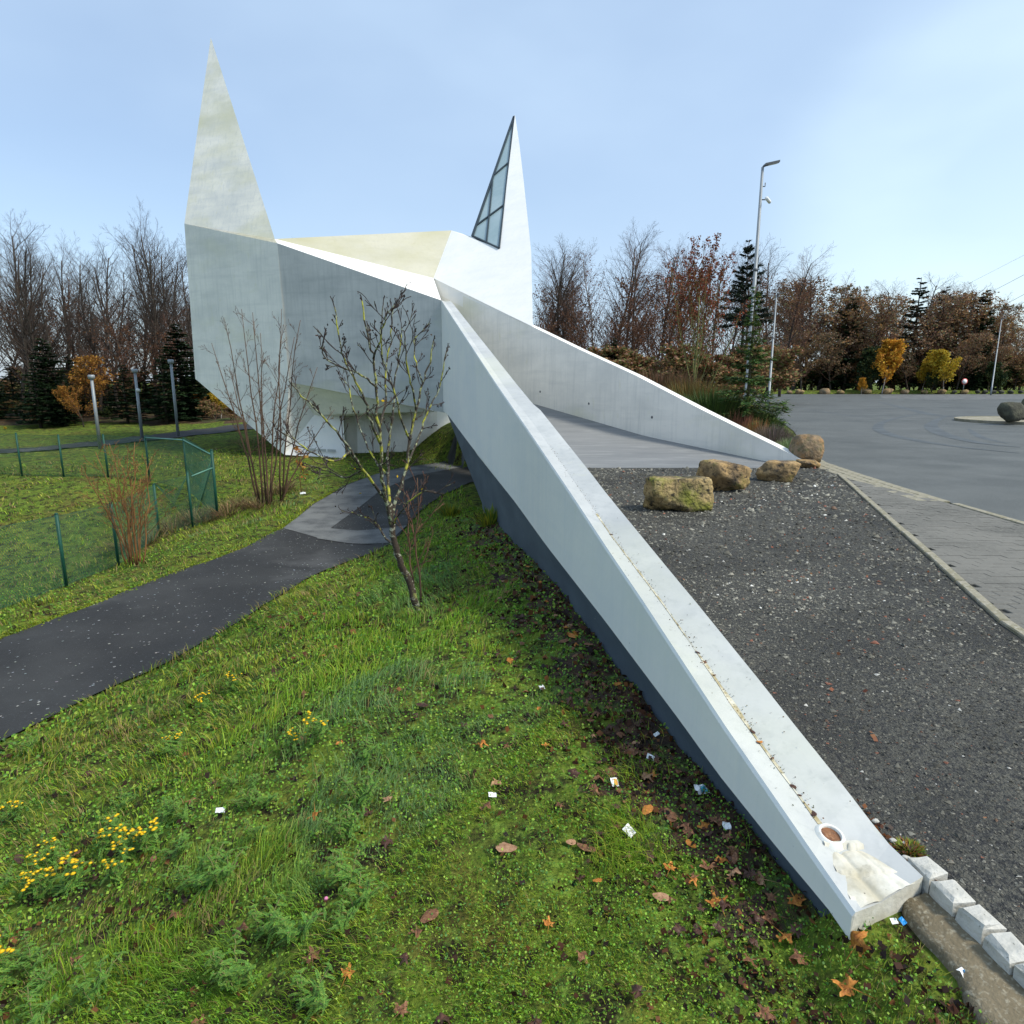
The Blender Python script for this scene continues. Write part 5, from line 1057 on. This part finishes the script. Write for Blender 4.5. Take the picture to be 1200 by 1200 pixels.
def soil_strip():
    V = []; F = []; ys_ = np.geomspace(1.95, 11.5, 150); K = 9
    for y in ys_:
        w = .42 + .16 * math.sin(y * 5) + .10 * math.sin(y * 13 + 1) + .06 * math.sin(y * 31); xs = [PA + .04 - PK * y - w * j / (K - 1) for j in range(K)]
        zz = height(xs, [y] * K)
        for j in range(K): V.append((xs[j], y, zz[j] + .007 - (.02 if j == K - 1 else 0) + .004 * math.sin(j * 3 + y * 40)))
    for i in range(len(ys_) - 1):
        for j in range(K - 1): a = i*K+j; F.append((a, a+K, a+K+1, a+1))
    tag(link('soil', mesh(V, F, True), mat('dark_leaf_soil', (.045, .028, .017), [((.10, .05, .025), 14, .46, .64, 7, I3), ((.022, .015, .011), 6, .45, .65, 6, I3), ((.07, .13, .02), 3.5, .52, .64, 7, I3)], rough=.85, bump=(40, 1, .02))), kind='structure')
soil_strip()
crumbs()
def gravel():
    g = np.random.default_rng(17); X, Y, r = scatter(95000, 1.6, 17, -.05, 1.35, g)
    kb = np.array(KERB); k = (X > PA + .35 - PK * Y) & (X < np.interp(Y, kb[:, 1], kb[:, 0]) - .06) & (Y < 12.8) & ((Y > 1.95) | (X > PA + .44 - PK * Y)); X, Y, r = X[k], Y[k], r[k]; n = len(X)
    s = np.maximum(.0032, .0017 * r) * g.lognormal(0, .38, n); base = np.array([[1,0,0],[-.5,.87,0],[-.5,-.87,0],[.25,.1,.9],[-.3,-.1,.7]])
    a = g.uniform(0, 6.28, n); ca, sa = np.cos(a), np.sin(a); B = base[None] + g.normal(0, .22, (n, 5, 3)); x = B[..., 0]*ca[:, None] - B[..., 1]*sa[:, None]; y = B[..., 0]*sa[:, None] + B[..., 1]*ca[:, None]
    V = np.stack([X[:, None] + x*s[:, None], Y[:, None] + y*s[:, None], -.001 + np.abs(B[..., 2])*s[:, None]*.8], 2).reshape(-1, 3)
    T = np.array([[0,1,3],[1,4,3],[1,2,4],[2,0,4],[0,3,4]]); F = ((np.arange(n)*5)[:, None, None] + T[None]).reshape(-1, 3)
    P = np.array([[.112,.111,.092],[.075,.074,.062],[.16,.158,.132],[.21,.205,.17],[.052,.052,.045],[.5,.5,.46],[.20,.085,.055],[.14,.09,.06]]); c = P[g.choice(8, n, p=[.26,.22,.19,.12,.165,.012,.015,.018])] * g.uniform(.75, 1.3, (n, 1))
    c = c * (.62 + .75 * np.clip(fbm(X, Y, 1.4, 8), 0, 1))[:, None]
    tag(link('gravel', np_mesh(V, F, cols=np.repeat(c, 5, 0)), M['stones']), label='loose dark grey gravel chips on the yard', kind='stuff')
    n = 420; Y = g.uniform(2, 10, n); X = g.uniform(0, 4, n); k = (X > PA + .4 - PK*Y) & (X < np.interp(Y, kb[:, 1], kb[:, 0]) - .1) & (fbm(X, Y, 1.6, 61) > .48); X, Y = X[k], Y[k]; n = len(X)
    V, F, c = leaf_quads(np.stack([X, Y, g.uniform(.006, .016, n)], 1), .026, jitter_cols([(.26,.10,.05), (.16,.06,.04), (.30,.15,.07)], n, g), g, .4, (1, .8)); tag(link('leaf_litter', np_mesh(V, F, cols=c), M['leaf']), label='small reddish leaf fragments blown over the gravel yard', kind='stuff')
    # leaf and stone debris gathered along the inner foot of the wall
    n = 900; Y = g.uniform(1.95, 6, n); X = PA + .345 - PK * Y + np.abs(g.normal(0, .035, n)); c = np.array([[.25,.10,.04],[.12,.05,.03],[.5,.48,.42],[.07,.05,.04]])[g.choice(4, n, p=[.4,.3,.08,.22])]
    V, F, c = leaf_quads(np.stack([X, Y, g.uniform(.004, .014, n)], 1), .018, c, g, .4, (1, 1)); tag(link('leaf_litter', np_mesh(V, F, cols=c), M['leaf']), label='reddish leaf crumbs gathered along the gravel side of the wall', kind='stuff')
gravel()
def path_specks():
    g = np.random.default_rng(23); n = 5200; X = g.uniform(-7, -1.5, n); Y = g.uniform(2.5, 20, n); k = in_path(X, Y, -.06) & (g.random(n) < .35 + .65 * fbm(X, Y, 1, 3)); X, Y = X[k], Y[k]; n = len(X)
    Z = height(X, Y, False) + .003; V, F, c = leaf_quads(np.stack([X, Y, Z], 1), .030, jitter_cols([(.30,.32,.33),(.20,.20,.20),(.36,.36,.33)], n, g), g, .03, (1, 1))
    z = c[:, 0] * 0; V[:, 2] = np.repeat(Z, 4); tag(link('lichen_spots', np_mesh(V, F, cols=c), M['leaf']), label='pale lichen spots dotted over the dark asphalt path', kind='stuff')
    # moss seam along the far edge
    n = 9000; Y = g.uniform(4, 19, n); xl = np.interp(Y, _pl[:12, 1], _pl[:12, 0]); X = xl + g.normal(-.03, .06, n); Z = height(X, Y) + g.uniform(0, .025, n); c = jitter_cols([(.22,.28,.02),(.28,.32,.03),(.14,.20,.02)], n, g)
    V, F, c = leaf_quads(np.stack([X, Y, Z], 1), .035, c, g, .4, (1, .8)); tag(link('moss', np_mesh(V, F, cols=c), M['grass']), label='bright yellow green moss along the far edge of the path', kind='stuff')
path_specks()
# ------------------------------------------------------------------ fallen leaves one by one
def maple(size, seed, m, lobes=5, curl=.42):
    r = random.Random(seed); out = []; K = 4; ring = []
    for l in range(lobes):
        a0 = -math.pi * .72 + l * (math.pi * 1.44) / (lobes - 1); L = [0.62, .85, 1, .85, .62][l] if lobes == 5 else 1
        for da, rr in ((-.22, .66), (-.17, .84), (-.07, .86), (0, 1), (.07, .85), (.16, .82), (.23, .62)): ring.append((a0 + da, rr * L * r.uniform(.9, 1.08)))
        if l < lobes - 1: ring.append((a0 + .32, .50 * r.uniform(.85, 1.15)))
    ring.append((math.pi, .12)); V = [(0, 0, .006)]; n = len(ring)
    for a, rr in ring: V.append((math.sin(a)*rr*size*.5*.55, math.cos(a)*rr*size*.5*.55, 0))
    for a, rr in ring: V.append((math.sin(a)*rr*size*.5, math.cos(a)*rr*size*.5, 0))
    V = [(x, y, z + size * curl * (.5 * mn.noise(Vector((x / size * 3 + seed, y / size * 3, seed))) + .55 * (math.hypot(x, y) / size) ** 2 * math.sin(3 * math.atan2(y, x) + seed))) for x, y, z in V]
    F = [(0, 1 + i, 1 + (i + 1) % n) for i in range(n)] + [(1 + i, 1 + n + i, 1 + n + (i+1) % n, 1 + (i+1) % n) for i in range(n)]
    F += [tuple(len(V) + q for q in (0, 1, 2))]; V += [(-.002, 0, .004), (.002, 0, .004), (.004 * r.uniform(-3, 3), -size * .75, .004)]
    me = mesh(V, F, True); me.materials.append(m); return me
def oval(size, seed, m, asp=.55):
    V = [(0, 0, .006)]; n = 12
    for f in (.55, 1):
        for i in range(n): a = 2*math.pi*i/n; V.append((math.cos(a)*size*.5*f, math.sin(a)*size*.5*asp*f*(1 - .25*math.cos(a)), size*.12*mn.noise(Vector((math.cos(a)*1.5*f, math.sin(a)*1.5, seed)))+ .05*size*f*math.cos(2*a)))
    F = [(0, 1+i, 1+(i+1)%n) for i in range(n)] + [(1+i, 1+n+i, 1+n+(i+1)%n, 1+(i+1)%n) for i in range(n)]; me = mesh(V, F, True); me.materials.append(m); return me
LB = {'o': M['wing_leaf'], 'b': M['leaf_brown'], 'd': M['leaf_dark'], 'p': M['leaf_pale']}
LM = {k: [maple(.10, 1 + i, m, curl=.35 + .2 * i) for i in range(3)] + [oval(.10, 5 + i, m, .55 + .12 * i) for i in range(2)] + [maple(.10, 11 + i, m, curl=.9) for i in range(3)] for k, m in LB.items()}
def slope_rot(x, y, rz):
    e = .05; n = Vector((hz(x - e, y) - hz(x + e, y), hz(x, y - e) - hz(x, y + e), 2 * e)).normalized(); q = n.to_track_quat('Z', 'Y'); return (q.to_matrix() @ Matrix.Rotation(rz, 3, 'Z')).to_euler()
def fallen(px, py, col, shape, size, label, group=None, rz=None, on=None, lift=.022):
    if on is None: p = on_ground(px, py); p.z += lift
    else: p = on
    o = link('fallen_leaf', LM[col][shape], None, None); o.location = p; o.scale = (size/.1,)*3; rz = R_.uniform(0, 6.28) if rz is None else rz
    o.rotation_euler = slope_rot(p.x, p.y, rz) if on is None else (R_.uniform(-.2,.2), R_.uniform(-.2,.2), rz); o.rotation_euler.x += R_.uniform(-.25, .25)
    return tag(o, label=label, cat='leaf', group=group)
for a in [(842,1063,'o',0,.125,'big orange maple leaf lying on the grass below the wall'),(785,1025,'o',2,.085,'orange leaf up and left of the big orange maple leaf'),(594,1001,'p',3,.105,'large pale brown oval leaf alone in the middle of the grass'),(1003,1117,'o',1,.12,'orange maple leaf right below the end of the wall'),(994,1168,'o',2,.105,'orange leaf at the bottom edge beneath the wall end'),(930,1062,'o',0,.10,'orange maple leaf leaning at the foot of the dark wall near its end'),(938,1130,'b',1,.09,'tall narrow brown leaf left of the orange leaf at the wall end'),
          (503,1080,'b',4,.085,'brown leaf standing in the grass below the pale oval leaf'),(367,1128,'b',0,.10,'brown maple leaf at the lower left in the grass'),(370,960,'o',1,.12,'long orange brown leaf beside the feathery weeds at the left'),(669,993,'p',4,.045,'small pale orange leaf right of the large oval leaf'),(640,879,'o',2,.075,'small orange maple leaf in the middle of the bank'),(724,806,'o',3,.07,'orange oval leaf close to the dark wall, halfway up'),(545,853,'d',0,.08,'dark red leaf alone on the mid bank'),(785,961,'b',3,.09,'brown oval leaf in the litter left of the dark wall'),(758,957,'o',4,.07,'light orange leaf left of the white packet scrap'),(612,758,'b',1,.08,'brown maple leaf below the foot of the wall far up the bank'),(665,740,'o',2,.11,'orange leaf caught at the foot of the wall in its middle'),(455,940,'p',0,.08,'pinkish brown maple leaf left of the middle of the bank'),(352,870,'b',2,.12,'reddish maple leaf next to the yellow flowers'),(880,1133,'b',1,.08,'dark reddish brown leaf left of the narrow brown leaf'),(160,1100,'b',0,.14,'brown maple leaf among the weeds at the lower left'),(210,1077,'b',1,.12,'rusty brown leaf above the lower left corner'),(470,1196,'b',2,.09,'brown leaf cut by the bottom edge'),(898,1196,'b',0,.09,'brown leaf in the lower right grass at the bottom edge'),(700,1039,'o',4,.04,'tiny orange leaf between the oval and the maple leaf'),(280,1095,'b',1,.10,'brown leaf left of the lower left maple leaf')]:
    fallen(*a)
lr = random.Random(77); cnt = 0
while cnt < 300:
    if cnt < 245: Y = 1.9 * (11 / 1.9) ** lr.random(); x = PA - PK * Y - abs(lr.gauss(0, .28)) - .05; g_ = 'brown leaves lying thick along the foot of the dark wall'; lab = 'withered leaf in the litter along the foot of the dark wall'
    else:
        Y = 1.6 * (10 / 1.6) ** lr.random(); x = PA - PK * Y - lr.uniform(.5, 3.4) * Y * .38; g_ = 'withered leaves scattered over the grass bank'; lab = 'withered leaf scattered on the grass bank away from the wall'
    if in_path(np.array([x]), np.array([Y]), .05)[0]: continue
    c = lr.choices('obdp', [.16, .36, .40, .08])[0]; fallen(0, 0, c, lr.choice((0, 1, 2, 3, 5, 6, 7)), lr.uniform(.045, .11), {'o': 'orange ', 'b': 'brown ', 'd': 'dark ', 'p': 'pale '}[c] + lab, g_, on=Vector((x, Y, hz(x, Y) + lr.uniform(.012, .03)))); cnt += 1
def on_gutter(py):
    a = np.array([(q[1], q[0]) for q in seam_px]); px = float(np.interp(py, a[:, 0], a[:, 1])); p = P1(px, py, .14); k = min(rings, key=lambda q: abs(q[0].y - p.y)); i0 = [q[1].y for q in rings]; return Vector((float(np.interp(p.y, i0, [q[1].x for q in rings])) + .004, p.y, float(np.interp(p.y, i0, [q[1].z for q in rings])) + .005))
for py, c, s_, sz, lab in ((629,'d',3,.03,'single dark leaf in the gutter far up the wall'),(768,'d',4,.03,'small dark leaf just above the brown leaf in the gutter'),(779,'b',0,.055,'brown maple leaf sitting in the wall gutter'),(795,'b',3,.025,'leaf fragment just below the brown leaf in the gutter'),(861,'d',3,.035,'dark curled leaf above the orange oval leaf in the gutter'),(873,'o',3,.042,'orange oval leaf in the wall gutter'),(892,'b',1,.032,'brown crumpled leaf below the orange leaf in the gutter'),(926,'d',4,.028,'round dark leaf in the lower gutter'),(936,'d',3,.018,'tiny dark leaf under the round dark leaf in the gutter'),(957,'d',4,.036,'larger dark grey leaf close above the drain hole'),(984,'b',0,.05,'rusty leaf at the rim of the drain pipe')):
    fallen(0, 0, c, s_, sz, lab, on=on_gutter(py))
# ------------------------------------------------------------------ litter
def scrap(px, py, sx, sy, m, label, cat='litter', name='paper_scrap', rz=0, inner=None, z=None):
    p = on_ground(px, py) if z is None else at_z(px, py, z); V = []; F = []; n = 5
    for i in range(n):
        for j in range(n): V.append(((i/(n-1)-.5)*sx, (j/(n-1)-.5)*sy, .25*sx*mn.noise(Vector((i*.6+px, j*.6, py)))))
    for i in range(n-1):
        for j in range(n-1): a = i*n+j; F.append((a, a+n, a+n+1, a+1))
    root = link(name, mesh(V, F), m, None, label=label, cat=cat); root.location = (p.x, p.y, p.z + .03); root.rotation_euler = (.5, R_.uniform(-.3,.3), rz)
    if inner:
        w = [(v[0]*.6 + sx*.12, v[1]*.7, v[2]+.002) for v in V]; link('print', mesh(w, F), inner, root)
scrap(822, 933, .075, .05, M['paper'], 'white and turquoise plastic wrapper at the foot of the dark wall', name='plastic_wrapper', rz=.4, inner=M['paper_blue'])
scrap(720, 924, .035, .045, M['paper'], 'small printed card with an orange picture on the grass', name='printed_card', rz=.2, inner=M['paper_orange'])
scrap(737, 983, .045, .05, M['paper'], 'crumpled white paper on the grass below the printed card', rz=.8)
scrap(851, 976, .035, .03, M['paper'], 'white paper scrap close to the dark wall below the wrapper', rz=.1)
scrap(769, 866, .035, .02, M['paper'], 'white paper shred in the litter above the printed card', rz=.5)
scrap(762, 894, .04, .03, M['paper'], 'pale grey scrap just under the upper white shred', rz=-.3)
scrap(577, 940, .04, .025, M['paper'], 'white paper scrap alone in the middle of the bank', rz=.3)
scrap(635, 813, .04, .035, M['paper'], 'small white scrap far up the bank near the wall', rz=.6)
scrap(1056, 1092, .018, .022, M['blue'], 'bright blue plastic bit by the end of the wall', name='plastic_bit', rz=.4)
scrap(1046, 1092, .022, .018, M['paper'], 'white bit beside the blue plastic at the wall end', rz=.1)
scrap(1130, 1151, .05, .03, M['paper'], 'white and blue wrapper in the grass below the mortar bed', name='plastic_wrapper', rz=.5, inner=M['blue'])
scrap(259, 957, .05, .03, M['paper'], 'whitish scrap in the weeds at the left', rz=.2)
scrap(355, 580, .16, .07, M['paper'], 'white paper on the lawn edge left of the path', rz=.2)
for i, (px, py) in enumerate(((1062,1005),(1046,985),(1026,962),(1068,1012))):
    p = at_z(px, py, .012); me = boulder_mesh((.035, .024, .018), 60 + i, M['sett'], sub=2); o = link('pebble', me, None, None, label=['whitish pebble nearest the setts beside the wall', 'white pebble between the wall and the weed tuft', 'small white pebble further up against the wall', 'pale stone chip just before the first sett'][i], cat='stone'); o.location = p
# ------------------------------------------------------------------ flowering and feathery weeds
def weed_mesh(seed, h, spread, nst, flowers=True):
    r = random.Random(seed); g = np.random.default_rng(seed); S = []; LV = []; FL = []
    for s in range(nst):
        a = r.uniform(0, 6.28); o = Vector((math.cos(a), math.sin(a), 0)); b = o * r.uniform(0, .02); t = o * spread * r.uniform(.2, 1) + Vector((0, 0, h * r.uniform(.75, 1.1))); p = b; n = 6
        for i in range(n):
            u = (i + 1) / n; q = b.lerp(t, u) + Vector((0, 0, h * .15 * math.sin(math.pi * u))) + Vector((r.gauss(0, .004), r.gauss(0, .004), 0)); S.append((*p, *q, .0028, .0022))
            for sgn in (1, -1):      # feathery leaf: rachis with leaflets
                d = (q - p).normalized(); sd = Vector((-d.y, d.x, .15)).normalized() * sgn if abs(d.z) < .98 else Vector((sgn, 0, .1)); sd.rotate(Matrix.Rotation(r.uniform(-1, 1), 3, 'Z')); L = h * .42 * (1.1 - .6 * u) * r.uniform(.7, 1.2); rp = q
                for k in range(7):
                    rq = rp + (sd * L + Vector((0, 0, L * (.25 - .12 * k)))) / 7
                    for s2 in (1, -1): 
                        l = Vector((-sd.y, sd.x, .2)).normalized() * s2; l = (l + sd * .5).normalized() * L * .26 * (1 - .09 * k); w = sd * L * .07; LV.append((rp - w*.3, rp + l*.5 + w*1.8, rp + l, rp + l*.5 - w*1.6))
                    rp = rq
            p = q
        if flowers:
            for k in range(r.randint(3, 6)):
                c = p + Vector((r.gauss(0, .016), r.gauss(0, .016), r.uniform(-.005, .012))); S.append((*p, *c, .0015, .0012)); FL.append(c)
    LVa = np.array(LV).reshape(-1, 3); F = (np.arange(len(LV))*4)[:, None] + np.arange(4); c = np.repeat(jitter_cols([(.10,.23,.04), (.14,.30,.05), (.19,.31,.05)], len(LV), g), 4, 0)
    fv = []; ff = []
    for q in FL:
        k = len(fv); R = r.uniform(.008, .0115); fv += [q + Vector((0, 0, .005))] + [q + Vector((math.cos(j*math.pi/4)*R, math.sin(j*math.pi/4)*R, 0)) for j in range(8)] + [q - Vector((0, 0, .004))]; ff += [(k, k+1+j, k+1+(j+1) % 8) for j in range(8)] + [(k+9, k+1+(j+1) % 8, k+1+j) for j in range(8)]
    a_ = np_mesh(*prisms(S, 3)); a_.materials.append(M['stem_green']); b_ = np_mesh(LVa, F, cols=c); b_.materials.append(M['grass']); c_ = None
    if fv: c_ = mesh(fv, ff, True); c_.materials.append(M['yellow'])
    return a_, b_, c_
WF = [weed_mesh(s, .15, .07, 4) for s in range(3)]; WN = [weed_mesh(10 + s, .12, .12, 6, False) for s in range(3)]
def weed(px, py, me, sc_, label, group=None, name='tansy_plant'):
    p = on_ground(px, py); o = empty(name, p, R_.uniform(0, 6.28), label=label, cat='plant', group=group); o.scale = (sc_,)*3
    for n_, m_ in zip(('stems', 'leaves', 'flowers'), me):
        if m_: link(n_, m_, None, o)
for i, (px, py, s_, lab) in enumerate([(268,815,1.15,'yellow flowered weed highest up beside the path'),(238,835,1.2,'yellow flowered weed just below the highest one beside the path'),(373,872,1.2,'yellow flowered weed next to the reddish maple leaf'),(340,885,.9,'low orange yellow flower cluster left of the reddish maple leaf'),(205,882,1.0,'single yellow flower head in the left grass'),(125,1005,1.25,'yellow flowered plant in the middle of the left flower group'),(150,1008,1.15,'yellow flowered plant just right in the left flower group'),(175,1000,1.2,'right end plant of the left yellow flower group'),(135,1035,1.0,'single yellow head under the left flower group'),(80,1050,1.25,'full yellow flowered plant near the left edge'),(52,1055,1.2,'yellow flowered plant left of the full one near the left edge'),(36,1050,1.0,'orange yellow flowers at the left edge of the grass'),(5,1165,1.2,'yellow flower cut by the left edge low down'),(15,965,1.1,'yellow flower touching the left edge beside the path'),(60,1020,1.0,'pale yellow flower between the edge and the left flower group')]):
    weed(px, py, WF[i % 3], s_, lab)
for i in range(36):
    px = R_.uniform(-20, 430); py = 900 + R_.uniform(-70, 290) + max(0, 200 - px) * .25
    if py > 1230: continue
    weed(px, py, WN[i % 3], R_.uniform(.7, 1.25), 'feathery green weed on the left half of the grass bank', 'feathery green weeds on the bank', 'feathery_weed')
for px, py, lab in ((508,590,'yellow green weed between the path and the dark wall'),(555,600,'small weed with yellow leaves against the dark wall')):
    p = on_ground(px + 20, py + 15); tuft('weed', px, py, p.y, .5, .35, [(.22,.26,.03), (.35,.33,.03), (.10,.18,.03)], 220, lab, 'plant', .02, 'leaf', 1.5, px, z=p.z).location = p
p = on_ground(383, 1064); o = link('daisy', tube([(0,0,0),(0,0,.035),(0,0,.036),(0,0,.042)], [.0012,.0012,.009,.006], 10), M['pink'], None, label='tiny pink daisy bud alone in the grass', cat='flower'); o.location = p
for o in list(COL.objects):
    if o.parent is not None and o.name.split('.')[0] in ('twigs', 'branches', 'needles', 'leaves', 'crown', 'foliage', 'stems', 'buds', 'flowers', 'yellow_leaves'): o['kind'] = 'stuff'
